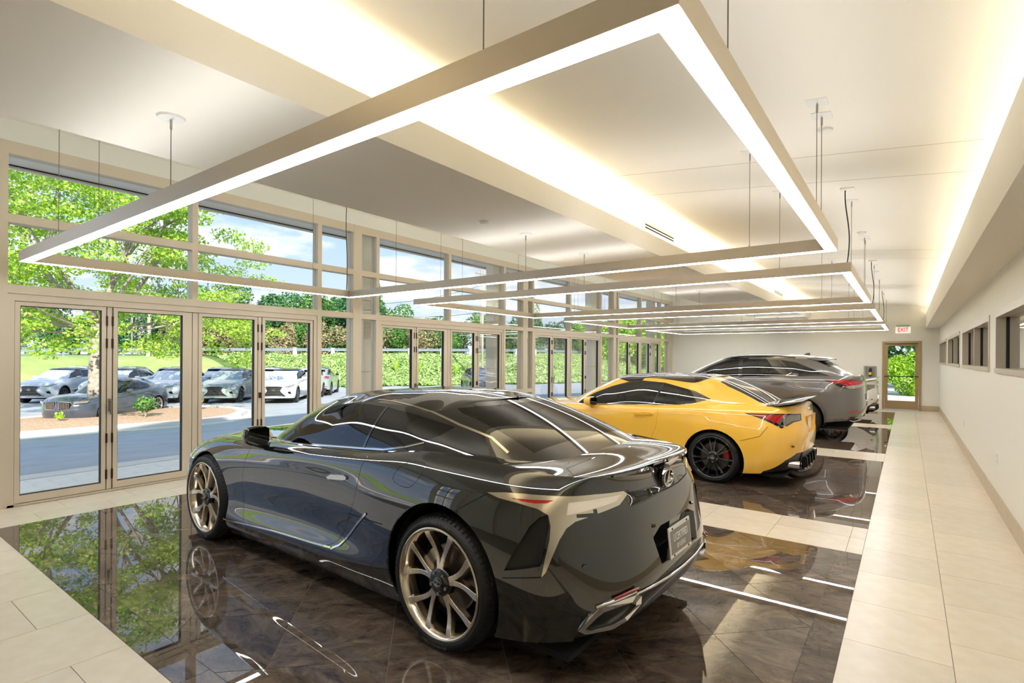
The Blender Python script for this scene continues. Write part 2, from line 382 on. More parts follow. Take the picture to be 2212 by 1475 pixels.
# exit sign
ex = empty('exit_sign', (-.115, YF - .03, 2.5)); tag(ex, 'white exit sign with red letters above the far door', 'exit sign')
box('sign_body', m_signw, -.19, .19, -.02, .0, -.1, .1, ex); box('canopy', M('sign_canopy', '#9cc4b0', .5), -.17, .17, -.05, .03, .1, .16, ex)
text_obj('lettering', 'EXIT', .19, m_red, Matrix.Translation((0, -.022, 0)) @ Matrix.Rotation(PI / 2, 4, 'X'), ex, .002, sx=.72, offset=.003)
# fire extinguisher cabinet
fe = empty('extinguisher_cabinet', (-.96, YF, 1.17)); tag(fe, 'recessed grey fire extinguisher cabinet left of the far door', 'cabinet')
for a in ((-.17, .17, .15, .19), (-.17, .17, -.19, -.15), (-.17, -.12, -.15, .15), (.12, .17, -.15, .15)): box('frame', m_steel, a[0], a[1], -.03, 0, a[2], a[3], fe)
box('back_panel', M('cabinet_grey', '#8c8a84', .6), -.12, .12, -.006, -.001, -.15, .15, fe)
fx = empty('fire_extinguisher', (-.96, YF - .05, 1.02)); tag(fx, 'black fire extinguisher with yellow label in its wall cabinet', 'fire extinguisher')
MB().cyl((0, 0, .02), (0, 0, .2), .042, n=16).cyl((0, 0, .2), (0, 0, .235), .042, .018, n=16).build('cylinder', m_black, fx, True)
MB().cyl((0, 0, .06), (0, 0, .15), .0428, n=16, caps=False).build('label_band', m_yellow, fx, True)
MB().box(-.02, .05, -.012, .012, .235, .26).box(-.02, .06, -.008, .008, .27, .28).build('valve_handle', m_black, fx)
# wall behind the camera: half wall, half glazing
wb_ = MB().box(-5.9, XR + .15, YB - .15, YB, -.1, 3.9).box(-7.62, -5.9, YB - .15, YB, 3.78, 4.1).box(-7.62, -7.3, YB - .15, YB, -.1, 3.8)
for x in (-5.9, -4.2, -2.5, -.8): wb_.box(x, x + .35, YB, YB + .22, 0, 3.7)
struct(wb_.build('wall_back', m_wall), 'white wall behind the camera')
w5 = empty('window_5', (-6, YB, 0)); struct(w5, 'glazed part of the wall behind the camera')
for x in (-7.3, -6.62, -5.97): box('mullion', m_alu, x + 6, x + 6.07, -.13, 0, 0, 3.78, w5)
for z in (0, 2.22, 2.95, 3.7): box('rail', m_alu, -1.3, .1, -.125, -.005, z, z + .08, w5)
# baseboards of tan tile
m_base = M('base_tile', '#b9a98c', .35, var=.05)
bb = empty('baseboard_right', (XR, 9, 0)); struct(bb, 'tan tile baseboard of the right wall')
k = -.6; _bm = MB().box(-.014, 0, -T / 2 + .0015, T / 2 - .0015, 0, .165).mesh('tile')
while k < YF - .3:
    put('tile', _bm, m_base, bb, (0, k + T / 2 - 9, 0)); k += T
bb2 = empty('baseboard_far', (0, YF, 0)); struct(bb2, 'tan tile baseboard of the end wall')
for x0, x1 in ((DX1, .77),): box('tile', m_base, x0, (x0 + x1) / 2 - .001, -.014, 0, 0, .165, bb2); box('tile', m_base, (x0 + x1) / 2 + .001, x1, -.014, 0, 0, .165, bb2)
x = -7.4
while x < DX0 - .1:
    box('tile', m_base, x, min(x + T, DX0) - .002, -.014, 0, 0, .165, bb2); x += T
# outlets on the right wall
for i, (y, z) in enumerate(((7.75, .53), (12.0, .49))):
    o = empty('wall_outlet', (XR, y, z)); tag(o, ['white wall outlet below the nearest office window', 'white wall outlet farther along the right wall'][i], 'outlet')
    box('cover_plate', m_white, -.008, 0, -.036, .036, -.058, .058, o)
    for dz in (-.025, .025): box('socket', M('socket', '#c9c6bd', .5) if 'socket' not in bpy.data.materials else bpy.data.materials['socket'], -.0095, -.008, -.016, .016, dz - .014, dz + .014, o)

# ------------------------------------------------------------------ glazed wall on the left
struct(MB().box(-7.58, XG, YB, YF, 3.79, 4.02).build('wall_left', M('header_paint', '#e3e4dc', .6)), 'pale header strip above the glass wall')
BAY = [1.36, 6.18, 11.02, 15.86]
COLY = [(.9, 1.29), (5.63, 5.80), (10.55, 10.73), (15.48, 15.68), (20.36, 20.75)]
for i, (a, b) in enumerate(COLY):
    o = box('trim_%d' % (3 + i), m_alu, -7.635, XG - .0 + .004, a, b, 0, 3.79)
    struct(o, 'champagne metal column of the glass wall')
ML = .07
def wbx(p, n, m, x0, x1, y0, y1, z0, z1): return box(n, m, x0 - p.location.x, x1 - p.location.x, y0 - p.location.y, y1 - p.location.y, z0 - p.location.z, z1 - p.location.z, p)
_hing = MB().cyl((0, 0, -.055), (0, 0, .055), .011, n=8).mesh('hinge')
for k, y in enumerate(BAY):
    yl = COLY[k][1]; yr = COLY[k + 1][0]; last = yr
    w = empty('window_%d' % (6 + k), (XG, y + 1.8, 2.2)); struct(w, 'bay of transom windows over folding glass doors')
    fr = lambda n, y0, y1, z0, z1, x0=-7.59, x1=XG: wbx(w, n, m_alu, x0, x1, y0, y1, z0, z1)
    fr('mullion', y - ML, y, 0, 3.79); fr('mullion', y + 3.60, y + 3.60 + ML, 0, 3.79); fr('mullion', y + 1.765, y + 1.765 + ML, 2.31, 3.66)
    yy = [(yl, y - ML), (y, y + 1.765), (y + 1.765 + ML, y + 3.60), (y + 3.60 + ML, yr)]
    fr('head', yl, y - ML, 3.66, 3.79); fr('head', y, y + 3.6, 3.66, 3.79); fr('head', y + 3.6 + ML, yr, 3.66, 3.79)
    fr('lintel', y, y + 3.6, 2.22, 2.31)
    for a, b in (yy[0], yy[3]):
        if b - a > .03: fr('lintel', a, b, 2.22, 2.31); fr('sidelight_rail', a, b, .73, .82); fr('sidelight_sill', a, b, 0, .08)
    for a, b in yy:
        if b - a < .03: continue
        fr('transom', a, b, 2.95, 3.04)
        for z0, z1 in ((2.31, 2.95), (3.04, 3.66)): wbx(w, 'glass_pane', m_pane, -7.532, -7.524, a, b, z0, z1)
    for a, b in (yy[0], yy[3]):
        if b - a > .03:
            for z0, z1 in ((.08, .73), (.82, 2.22)): wbx(w, 'glass_pane', m_pane, -7.532, -7.524, a, b, z0, z1)
    d = empty('door_%d' % (2 + k), (XG, y + 1.8, 0)); struct(d, 'set of four folding glass door leaves')
    fd = lambda n, m, y0, y1, z0, z1, x0=-7.57, x1=XG - .015: wbx(d, n, m, x0, x1, y0, y1, z0, z1)
    fd('door_frame', m_alu, y, y + .055, 0, 2.22); fd('door_frame', m_alu, y + 3.545, y + 3.6, 0, 2.22); fd('door_frame', m_alu, y + .055, y + 3.545, 2.145, 2.22)
    fd('threshold', m_alu, y, y + 3.6, 0, .022); fd('gasket', m_seal, y + .06, y + 3.54, .022, 2.14, -7.535, -7.53) if False else None
    for j, (a, b) in enumerate(((.06, .852), (.922, 1.712), (1.86, 2.652), (2.722, 3.535))):
        a += y; b += y; st = .043; x0, x1 = -7.56, XG - .03
        lf = empty('door_leaf', (-7.5 - XG, (a + b) / 2 - d.location.y, 0)); lf.parent = d; ly = (a + b) / 2
        def pb(n, m, xa, xb, ya, yb, za, zb): return box(n, m, xa + 7.5, xb + 7.5, ya - ly, yb - ly, za, zb, lf)
        fm = MB()
        for q in ((a, a + st, .028, 2.14), (b - st, b, .028, 2.14), (a + st, b - st, .028, .105), (a + st, b - st, 2.098, 2.14)):
            fm.box(x0 + 7.5, x1 + 7.5, q[0] - ly, q[1] - ly, q[2], q[3])
        fm.build('leaf_frame', m_alu, lf)
        gm = MB()
        for q in ((a + st, a + st + .006, .105, 2.098), (b - st - .006, b - st, .105, 2.098), (a + st + .006, b - st - .006, .105, .111), (a + st + .006, b - st - .006, 2.092, 2.098)):
            gm.box(x0 + .02 + 7.5, x1 - .012 + 7.5, q[0] - ly, q[1] - ly, q[2], q[3])
        gm.build('gasket', m_seal, lf)
        pb('glass_pane', m_pane, -7.528, -7.52, a + st + .006, b - st - .006, .111, 2.092)
    for a, b in ((.858, .916), (2.658, 2.716)):
        fd('astragal', m_alu, y + a + .006, y + b - .006, .028, 2.14, -7.55, XG - .035)
        fd('seal_gap', m_seal, y + a - .008, y + b + .008, .03, 2.14, -7.56, -7.52)
        for z in (.2, .62, 1.72, 1.98):
            for yy2 in (a + .001, b - .001): o = put('hinge', _hing, m_hinge, d, (-.03, y + yy2 - d.location.y, z))
    for a, b in ((1.716, 1.782), (1.79, 1.856)): fd('meeting_stile', m_alu, y + a, y + b, .028, 2.14, -7.55, XG - .04)
    fd('seal_gap', m_seal, y + 1.70, y + 1.87, .03, 2.14, -7.56, -7.52)
    hd = MB().box(-.035, -.012, y + .875 - d.location.y, y + .9 - d.location.y, .93, 1.08).cyl((-.012, y + .887 - d.location.y, 1.05), (.03, y + .887 - d.location.y, 1.05), .009).box(.02, .036, y + .878 - d.location.y, y + .896 - d.location.y, .9, 1.06)
    hd.build('handle', m_steel, d)
    MB().box(-.035, -.008, y + 2.675 - d.location.y, y + 2.7 - d.location.y, .98, 1.06).build('lock', m_hinge, d)
# ------------------------------------------------------------------ suspended light rings
RX0, RX1, RW, RZ, RH = -6.65, -.45, .085, 2.45, .095
RY = [(1.285, 4.97), (6.235, 9.82), (11.12, 14.72), (16.09, 19.5)]
rl = ['first square light ring, right above the black coupe', 'second light ring, above the yellow coupe', 'third light ring, above the grey SUV', 'fourth light ring, nearest the end wall']
def frame_ring(x0, x1, y0, y1, w, z0, z1):
    m = MB(); p = [(x0, y0), (x1, y0), (x1, y1), (x0, y1)]; q = [(x0 + w, y0 + w), (x1 - w, y0 + w), (x1 - w, y1 - w), (x0 + w, y1 - w)]
    v = [(a, b, z) for z in (z0, z1) for a, b in p + q]; f = []
    for i in range(4):
        j = (i + 1) % 4
        f += [(i, j, 4 + j, 4 + i), (8 + i, 12 + i, 12 + j, 8 + j), (i, 8 + i, 8 + j, j), (4 + i, 4 + j, 12 + j, 12 + i)]
    return m.add(v, f)
def hang(x, y, zt, ring, cx, cy, square=False, cable=False):
    z0 = RZ + RH
    MB().cyl((x - cx, y - cy, z0 - RZ), (x - cx, y - cy, zt - RZ), .0025, n=5).build('suspension_wire', m_wire, ring)
    MB().cyl((x - cx, y - cy, zt - RZ - .07), (x - cx, y - cy, zt - RZ - .018), .007, n=8).build('wire_gripper', m_steel, ring)
    MB().cyl((x - cx, y - cy, z0 - RZ - .002), (x - cx, y - cy, z0 - RZ + .018), .007, n=8).build('wire_gripper', m_steel, ring)
    if square:
        sl = -.102; b = MB()
        v = [(x - cx + a, y - cy + c, zt - RZ + sl * a + h) for h in (-.006, .012) for c in (-.062, .062) for a in (-.062, .062)]
        b.add(v, [(0, 2, 3, 1), (4, 5, 7, 6), (0, 1, 5, 4), (2, 6, 7, 3), (0, 4, 6, 2), (1, 3, 7, 5)]).build('canopy_plate', m_white, ring)
    else:
        MB().cyl((x - cx, y - cy, zt - RZ - .012), (x - cx, y - cy, zt - RZ), .068, .075, n=24).build('canopy_plate', m_white, ring)
for i, (y0, y1) in enumerate(RY):
    cx, cy = (RX0 + RX1) / 2, (y0 + y1) / 2
    ring = empty('light_ring', (cx, cy, RZ)); tag(ring, 'suspended aluminium light ring with white diffuser: ' + rl[i], 'pendant light')
    frame_ring(RX0 - cx, RX1 - cx, y0 - cy, y1 - cy, RW, .0, RH).build('housing', m_ringmetal, ring)
    e = .005
    dm = frame_ring(RX0 + e - cx, RX1 - e - cx, y0 + e - cy, y1 - e - cy, RW - 2 * e, -.0025, -.0002)
    dm.build('diffuser', m_diff, ring)
    frame_ring(RX0 + .02 - cx, RX1 - .02 - cx, y0 + .02 - cy, y1 - .02 - cy, RW - .04, RH + .0002, RH + .0015).build('uplight', m_updiff, ring)
    ya, yb = y0 + RW / 2, y1 - RW / 2; xa, xb = RX0 + RW / 2, RX1 - RW / 2
    for yy in (ya, yb):
        hang(-3.45, yy, 2.97, ring, cx, cy); hang(-1.1, yy, ceil_z(-1.1), ring, cx, cy, True)
        hang(-5.6, yy, ceil_z(-5.6), ring, cx, cy)
    for yy in (y0 + .6, y1 - .65):
        hang(xa, yy, ceil_z(xa), ring, cx, cy); hang(xb, yy, ceil_z(xb), ring, cx, cy, True)
    hang(xb, (y0 + y1) / 2 + .95, ceil_z(xb), ring, cx, cy, True)
    if i > 0:                                    # power cable at the near right corner
        zt = ceil_z(xb)
        pts = [(xb - cx + .02 * math.sin(t * 5), y0 + .1 - cy - .03 * math.sin(t * 3.1), RH + (zt - RZ - RH) * t) for t in [j / 14 for j in range(15)]]
        MB().tube(pts, .006, 6).build('power_cable', m_black, ring)
        MB().box(xb - cx - .06, xb - cx + .06, y0 + .04 - cy, y0 + .16 - cy, zt - RZ - .016, zt - RZ + .002).build('canopy_plate', m_white, ring)
    else:
        pts = [(xa - cx + .015 * math.sin(t * 6), y1 - .1 - cy, RH + 1.25 * t) for t in [j / 10 for j in range(11)]]
        MB().tube(pts, .005, 6).build('power_cable', m_black, ring)
# smoke detectors / sprinklers
for i, (x, y, z, l) in enumerate(((-3.48, 4.23, 2.97, 'above the black coupe on the dropped soffit'), (-3.43, 8.06, 2.97, 'above the yellow coupe on the dropped soffit'), (-3.55, 12.28, 2.97, 'farthest along the dropped soffit'), (-.5, 4.6, ceil_z(-.5), 'on the sloped ceiling beside the first square canopies'), (-.5, 8.6, ceil_z(-.5), 'on the sloped ceiling above the second ring corner'), (-.49, 12.6, ceil_z(-.49), 'on the sloped ceiling above the third ring corner'))):
    o = empty('smoke_detector', (x, y, z)); tag(o, 'round white ceiling detector ' + l, 'detector')
    MB().cyl((0, 0, -.006), (0, 0, 0), .06, .062, n=24).build('base_plate', m_white, o)
    MB().cyl((0, 0, -.026), (0, 0, -.006), .038, .05, n=20).build('sensor_cap', m_white, o, True)
# ------------------------------------------------------------------ car body tools
def pch(pts):
    """monotone cubic through (x, value) points"""
    p = sorted(pts); x = np.array([a for a, _ in p], float); y = np.array([b for _, b in p], float)
    if len(x) == 1: return lambda q: np.full_like(np.asarray(q, float), y[0])
    h = np.diff(x); d = np.diff(y) / h; m = np.zeros_like(y)
    if len(x) == 2: m[:] = d[0]
    else:
        for i in range(1, len(x) - 1):
            if d[i - 1] * d[i] > 0:
                w1, w2 = 2 * h[i] + h[i - 1], h[i] + 2 * h[i - 1]; m[i] = (w1 + w2) / (w1 / d[i - 1] + w2 / d[i])
        m[0], m[-1] = d[0], d[-1]
    def f(q):
        q = np.clip(np.asarray(q, float), x[0], x[-1]); i = np.clip(np.searchsorted(x, q) - 1, 0, len(h) - 1)
        t = (q - x[i]) / h[i]; t2, t3 = t * t, t * t * t
        return (2 * t3 - 3 * t2 + 1) * y[i] + (t3 - 2 * t2 + t) * h[i] * m[i] + (-2 * t3 + 3 * t2) * y[i + 1] + (t3 - t2) * h[i] * m[i + 1]
    return f
def level(xf, xcf, nf, xr, xcr, nr, z, w, crease=False, bulge=None, fair=True): return dict(bulge=bulge, fair=fair, xf=xf, xcf=xcf, nf=nf, xr=xr, xcr=xcr, nr=nr, z=pch(z), w=pch(w), crease=crease)
def shell_grid(levels, nu=(26, 90, 26), nv=7):
    """levels run round the car from nose centre to tail centre; a smooth surface is passed through them"""
    a = np.linspace(0, PI / 2, nu[0] + 1); t = np.linspace(0, 1, nu[1] + 1)[1:-1]; b = np.linspace(PI / 2, 0, nu[2] + 1)
    rows = []
    for l in levels:
        cf, sf = np.cos(a) ** (2 / l['nf']), np.sin(a) ** (2 / l['nf'])
        cr, sr = np.cos(b) ** (2 / l['nr']), np.sin(b) ** (2 / l['nr'])
        x = np.concatenate([l['xcf'] + (l['xf'] - l['xcf']) * cf, l['xcf'] + (l['xcr'] - l['xcf']) * t, l['xcr'] + (l['xr'] - l['xcr']) * cr])
        e = np.concatenate([sf, np.ones_like(t), sr]); e[np.abs(e) < 1e-9] = 0
        rows.append(np.stack([x, l['w'](x) * e, l['z'](x)], -1))
    R = np.array(rows); K = len(R)
    # fair the lines: a small gaussian along each, reflected at the centre plane so they stay square to it
    N = R.shape[1]; sg = N * .014; h = int(3 * sg) + 1; g = np.exp(-.5 * (np.arange(-h, h + 1) / sg) ** 2); g /= g.sum()
    for k in range(K):
        for c in range(3):
            q = R[k, :, c]; sgn = -1 if c == 1 else 1
            pad = np.concatenate([sgn * q[1:h + 1][::-1], q, sgn * q[-h - 1:-1][::-1]])
            if levels[k]['fair']: R[k, :, c] = np.convolve(pad, g, 'valid')
        R[k, 0, 1] = R[k, -1, 1] = 0
    for k in range(1, K - 1):
        if levels[k]['bulge'] is not None:
            a_, b_ = R[k - 1], R[k + 1]; m_ = (a_ + b_) / 2
            t_ = np.gradient(m_, axis=0); n_ = np.cross(t_, b_ - a_); n_ /= np.maximum(np.linalg.norm(n_, axis=1, keepdims=True), 1e-9)
            mid = N // 2
            if n_[mid, 1] < 0: n_ = -n_
            n_[0, 1] = n_[-1, 1] = 0
            R[k] = m_ + n_ * levels[k]['bulge']; R[k, 0, 1] = R[k, -1, 1] = 0
    brk = [0] + [k for k in range(1, K - 1) if levels[k]['crease']] + [K - 1]
    segs = []
    for s0, s1 in zip(brk[:-1], brk[1:]):
        P = R[s0:s1 + 1]; n = len(P)
        d = np.maximum(np.linalg.norm(np.diff(P, axis=0), axis=2), 1e-4) ** .6
        T = np.zeros_like(P)
        if n == 2: T[:] = (P[1] - P[0]) / d[0][..., None]
        else:
            for i in range(1, n - 1):
                a0, a1 = d[i - 1][..., None], d[i][..., None]
                T[i] = ((P[i] - P[i - 1]) / a0 * a1 + (P[i + 1] - P[i]) / a1 * a0) / (a0 + a1)
            T[0] = 2 * (P[1] - P[0]) / d[0][..., None] - T[1]; T[-1] = 2 * (P[-1] - P[-2]) / d[-1][..., None] - T[-2]
        G = []
        for i in range(n - 1):
            h = d[i][..., None]
            for j in range(nv + (1 if i == n - 2 else 0)):
                q = j / nv; q2, q3 = q * q, q * q * q
                G.append((2 * q3 - 3 * q2 + 1) * P[i] + (q3 - 2 * q2 + q) * h * T[i] + (-2 * q3 + 3 * q2) * P[i + 1] + (q3 - q2) * h * T[i + 1])
        segs.append(np.array(G))
    return segs
def grid_normals(G):
    du = np.gradient(G, axis=1); dv = np.gradient(G, axis=0); n = np.cross(du, dv)
    L = np.linalg.norm(n, axis=2, keepdims=True)
    return n / np.maximum(L, 1e-12)
def shell_bm(segs):
    """bmesh of both halves; vertex layer 'n' keeps the surface normal"""
    bm = bmesh.new(); ly = bm.verts.layers.float_vector.new('n'); sl = bm.faces.layers.int.new('seg')
    for si_, G in enumerate(segs):
        G = G.copy(); G[np.abs(G[:, :, 1]) < 1e-7, 1] = 0
        N = grid_normals(G)
        # make sure normals point outwards
        c = G.reshape(-1, 3).mean(0); c[1] = 0
        if ((G - c) * N).sum(-1).mean() < 0: N = -N
        N[:, 0, 1] = 0; N[:, -1, 1] = 0
        for q in (N[:, 0], N[:, -1]): q /= np.maximum(np.linalg.norm(q, axis=1, keepdims=True), 1e-9)
        nv, nu = G.shape[:2]
        for sy in (1, -1):
            V = [[None] * nu for _ in range(nv)]
            for i in range(nv):
                for j in range(nu):
                    v = bm.verts.new((G[i, j, 0], G[i, j, 1] * sy, G[i, j, 2])); v[ly] = (N[i, j, 0], N[i, j, 1] * sy, N[i, j, 2]); V[i][j] = v
            for i in range(nv - 1):
                for j in range(nu - 1):
                    q = [V[i][j], V[i][j + 1], V[i + 1][j + 1], V[i + 1][j]]
                    p = []
                    for v in q:
                        if not any((v.co - w.co).length < 1e-6 for w in p): p.append(v)
                    if len(p) < 3: continue
                    f = bm.faces.new(p if sy > 0 else p[::-1]); f[sl] = si_
    bm.normal_update()
    fl = [f for f in bm.faces if f.normal.dot(sum((v[ly] for v in f.verts), Vector())) < 0]
    if fl: bmesh.ops.reverse_faces(bm, faces=fl)
    bm.normal_update()
    return bm
def cut_inside(bm, faces, poly, A, B):
    """cut faces exactly along the polygon seen along A x B; returns the faces inside it. poly: list of 2D points"""
    A, B = Vector(A), Vector(B); C = A.cross(B)
    def area(p): return sum(p[i - 1][0] * p[i][1] - p[i][0] * p[i - 1][1] for i in range(len(p))) / 2
    if area(poly) < 0: poly = poly[::-1]
    n = len(poly)
    convex = all((poly[(i + 1) % n][0] - poly[i][0]) * (poly[(i + 2) % n][1] - poly[(i + 1) % n][1]) - (poly[(i + 1) % n][1] - poly[i][1]) * (poly[(i + 2) % n][0] - poly[(i + 1) % n][0]) >= -1e-9 for i in range(n))
    cells = [poly] if convex else [[poly[i] for i in t] for t in tessellate_polygon([[Vector((a, b, 0)) for a, b in poly]])]
    faces = [f for f in faces if f.is_valid]
    inside_all = []
    for c in cells:
        if area(c) < 0: c = c[::-1]
        if abs(area(c)) < 1e-9: continue
        x0, x1 = min(p[0] for p in c) - 1e-4, max(p[0] for p in c) + 1e-4; y0, y1 = min(p[1] for p in c) - 1e-4, max(p[1] for p in c) + 1e-4
        cand, rest = [], []
        for f in faces:
            us = [v.co.dot(A) for v in f.verts]; vs = [v.co.dot(B) for v in f.verts]
            (cand if max(us) > x0 and min(us) < x1 and max(vs) > y0 and min(vs) < y1 else rest).append(f)
        m = len(c)
        for i in range(m):
            if not cand: break
            p, q = c[i], c[(i + 1) % m]
            nx, ny = q[1] - p[1], -(q[0] - p[0])
            L = math.hypot(nx, ny)
            if L < 1e-9: continue
            no = (A * nx + B * ny) / L; co = A * p[0] + B * p[1]
            geom = list({e for f in cand for e in f.edges}) + list({v for f in cand for v in f.verts}) + cand
            r = bmesh.ops.bisect_plane(bm, geom=geom, dist=1e-6, plane_co=co, plane_no=no)
            fs = [g for g in r['geom'] if isinstance(g, bmesh.types.BMFace)]
            cand = []
            for f in fs:
                (rest if (f.calc_center_median() - co).dot(no) > 0 else cand).append(f)
        inside_all += cand; faces = rest
    return inside_all
def offset_poly(poly, d):
    def area(p): return sum(p[i - 1][0] * p[i][1] - p[i][0] * p[i - 1][1] for i in range(len(p))) / 2
    if area(poly) < 0: poly = poly[::-1]
    out = []; n = len(poly)
    for i in range(n):
        a, b, c = Vector(poly[i - 1]), Vector(poly[i]), Vector(poly[(i + 1) % n])
        n1 = Vector(((b - a).y, -(b - a).x)).normalized(); n2 = Vector(((c - b).y, -(c - b).x)).normalized()
        m = (n1 + n2); k = m.length
        m = m / k if k > 1e-6 else n1
        out.append(tuple(b + m * (d / max(.45, m.dot(n1)))))
    return out
def smooth_poly(pts, it=2, keep=()):
    """Chaikin rounding of a closed polygon; points whose index is in keep stay sharp"""
    P = [(Vector(p), i in keep) for i, p in enumerate(pts)]
    for _ in range(it):
        Q = []
        for i, (p, k) in enumerate(P):
            if k: Q.append((p, True)); continue
            a, b = P[i - 1][0], P[(i + 1) % len(P)][0]
            Q += [(p * .75 + a * .25, False), (p * .75 + b * .25, False)]
        P = Q
    return [tuple(p) for p, _ in P]
def bm_mesh(name, bm, faces, move=0., keep_bm=True):
    """new mesh from a subset of faces, carrying the stored normals"""
    ly = bm.verts.layers.float_vector['n']
    idx = {}; vs = []; ns = []; fs = []
    for f in faces:
        if not f.is_valid: continue
        q = []
        for v in f.verts:
            if v not in idx:
                nn = v[ly]; nn = nn.normalized() if nn.length > 1e-6 else f.normal
                idx[v] = len(vs); vs.append(v.co + nn * move); ns.append(nn)
            q.append(idx[v])
        fs.append(q)
    return norm_mesh(name, vs, fs, ns)
def norm_mesh(name, vs, fs, ns):
    me = bpy.data.meshes.new(name); me.from_pydata([tuple(v) for v in vs], [], fs)
    me.shade_smooth(); me.validate()
    if len(me.vertices) == len(ns): me.normals_split_custom_set_from_vertices([tuple(n) for n in ns])
    return me
def panel_mesh(name, bm, faces, move=0., depth=.012):
    """like bm_mesh but the border is turned inwards, so the panel has an edge"""
    ly = bm.verts.layers.float_vector['n']
    fset = {f for f in faces if f.is_valid}
    idx = {}; vs = []; ns = []; fs = []
    for f in fset:
        q = []
        for v in f.verts:
            if v not in idx:
                nn = v[ly]; nn = nn.normalized() if nn.length > 1e-6 else f.normal
                idx[v] = len(vs); vs.append(v.co + nn * move); ns.append(nn)
            q.append(idx[v])
        fs.append(q)
    edge = {}
    for f in fset:
        for l in f.loops:
            e = l.edge
            if sum(1 for g in e.link_faces if g in fset) == 1: edge[e] = (l.vert, l.link_loop_next.vert)
    low = {}
    for a, b in edge.values():
        for v in (a, b):
            if v not in low:
                nn = Vector(ns[idx[v]]); low[v] = (len(vs), len(vs) + 1)
                vs.append(vs[idx[v]]); ns.append(nn); vs.append(vs[idx[v]] - nn * depth); ns.append(nn)
    for a, b in edge.values():
        fs.append([low[b][0], low[a][0], low[a][1], low[b][1]])
    me = bpy.data.meshes.new(name); me.from_pydata([tuple(v) for v in vs], [], fs); me.shade_smooth(); me.validate()
    if len(me.vertices) == len(ns): me.normals_split_custom_set_from_vertices([tuple(n) for n in ns])
    return me
XA, ZA, YA = (1, 0, 0), (0, 0, 1), (0, 1, 0)
class CarBody:
    """a body shell and a cabin shell that get cut into panels"""
    def __init__(s, body, cabin, nu=(26, 90, 26), nv=6):
        s.b = shell_bm(shell_grid(body, nu, nv)); s.c = shell_bm(shell_grid(cabin, nu, nv))
        s.parts = []; s.dead = set()
    def side_faces(s, bm, sy): return [f for f in bm.faces if f.is_valid and f.normal.y * sy > .02 and f not in s.dead and f not in s.used(bm)]
    def used(s, bm): return set()
    def take(s, bm, poly, sy, proj='side', filt=None):
        """faces of one part, removed from the shell. poly in (x,z) for side, (y,z) for back, (x,y) for top"""
        A, B = {'side': (XA, ZA), 'back': (YA, ZA), 'top': (XA, YA)}[proj]
        if proj == 'side': fs = [f for f in bm.faces if f.normal.y * sy > .03 and f.tag is False]
        elif proj == 'back': fs = [f for f in bm.faces if f.normal.x < -.03 and f.tag is False]
        elif proj == 'front': fs = [f for f in bm.faces if f.normal.x > .03 and f.tag is False]
        else: fs = [f for f in bm.faces if f.normal.z > .05 and f.tag is False]
        if filt: fs = [f for f in fs if filt(f.calc_center_median())]
        r = cut_inside(bm, fs, poly, A, B)
        for f in r: f.tag = True
        return r
    def kill(s, bm, fs): bmesh.ops.delete(bm, geom=[f for f in fs if f.is_valid], context='FACES')
def mirror_y(p): return [(-a, b) for a, b in p]
def arc(cx, cz, r, a0=0, a1=360, n=40, sx=1., sz=1.):
    return [(cx + r * sx * math.cos(math.radians(a0 + (a1 - a0) * i / n)), cz + r * sz * math.sin(math.radians(a0 + (a1 - a0) * i / n))) for i in range(n if a1 - a0 == 360 else n + 1)]
def lathe(prof, n=48, axis_y=True):
    """profile (radius, y) turned about the y axis"""
    m = MB(); k = len(prof); v = []
    for i in range(n):
        a = 2 * PI * i / n
        v += [(r * math.cos(a), y, r * math.sin(a)) for r, y in prof]
    f = [(i * k + j, i * k + j + 1, ((i + 1) % n) * k + j + 1, ((i + 1) % n) * k + j) for i in range(n) for j in range(k - 1)]
    return m.add(v, f)
def swept(pts, wid, thk, up, cap=True):
    """box-section bar along pts with widths wid and thickness thk (lists); 'up' is the thickness direction"""
    m = MB(); v = []; n = len(pts); up = Vector(up)
    for i, p in enumerate(pts):
        p = Vector(p); d = (Vector(pts[min(i + 1, n - 1)]) - Vector(pts[max(i - 1, 0)])).normalized(); s = d.cross(up).normalized()
        w, t = wid[i] / 2, thk[i]
        v += [p - s * w - up * t, p - s * w * .78, p + s * w * .78, p + s * w - up * t]
    f = [(i * 4 + k, i * 4 + (k + 1) % 4, (i + 1) * 4 + (k + 1) % 4, (i + 1) * 4 + k) for i in range(n - 1) for k in range(4)]
    f += [(3, 2, 1, 0), ((n - 1) * 4, (n - 1) * 4 + 1, (n - 1) * 4 + 2, (n - 1) * 4 + 3)]
    return m.add(v, f)
m_rubber = M('tyre_rubber', '#161616', .55, bump=.05, bscale=120); m_rotor = M('brake_disc', '#77736c', .35, .9); m_caliper = {}
m_lugdark = M('hub_black', '#0b0b0b', .25, coat=.5); m_liner = M('wheel_well', '#060606', .9)
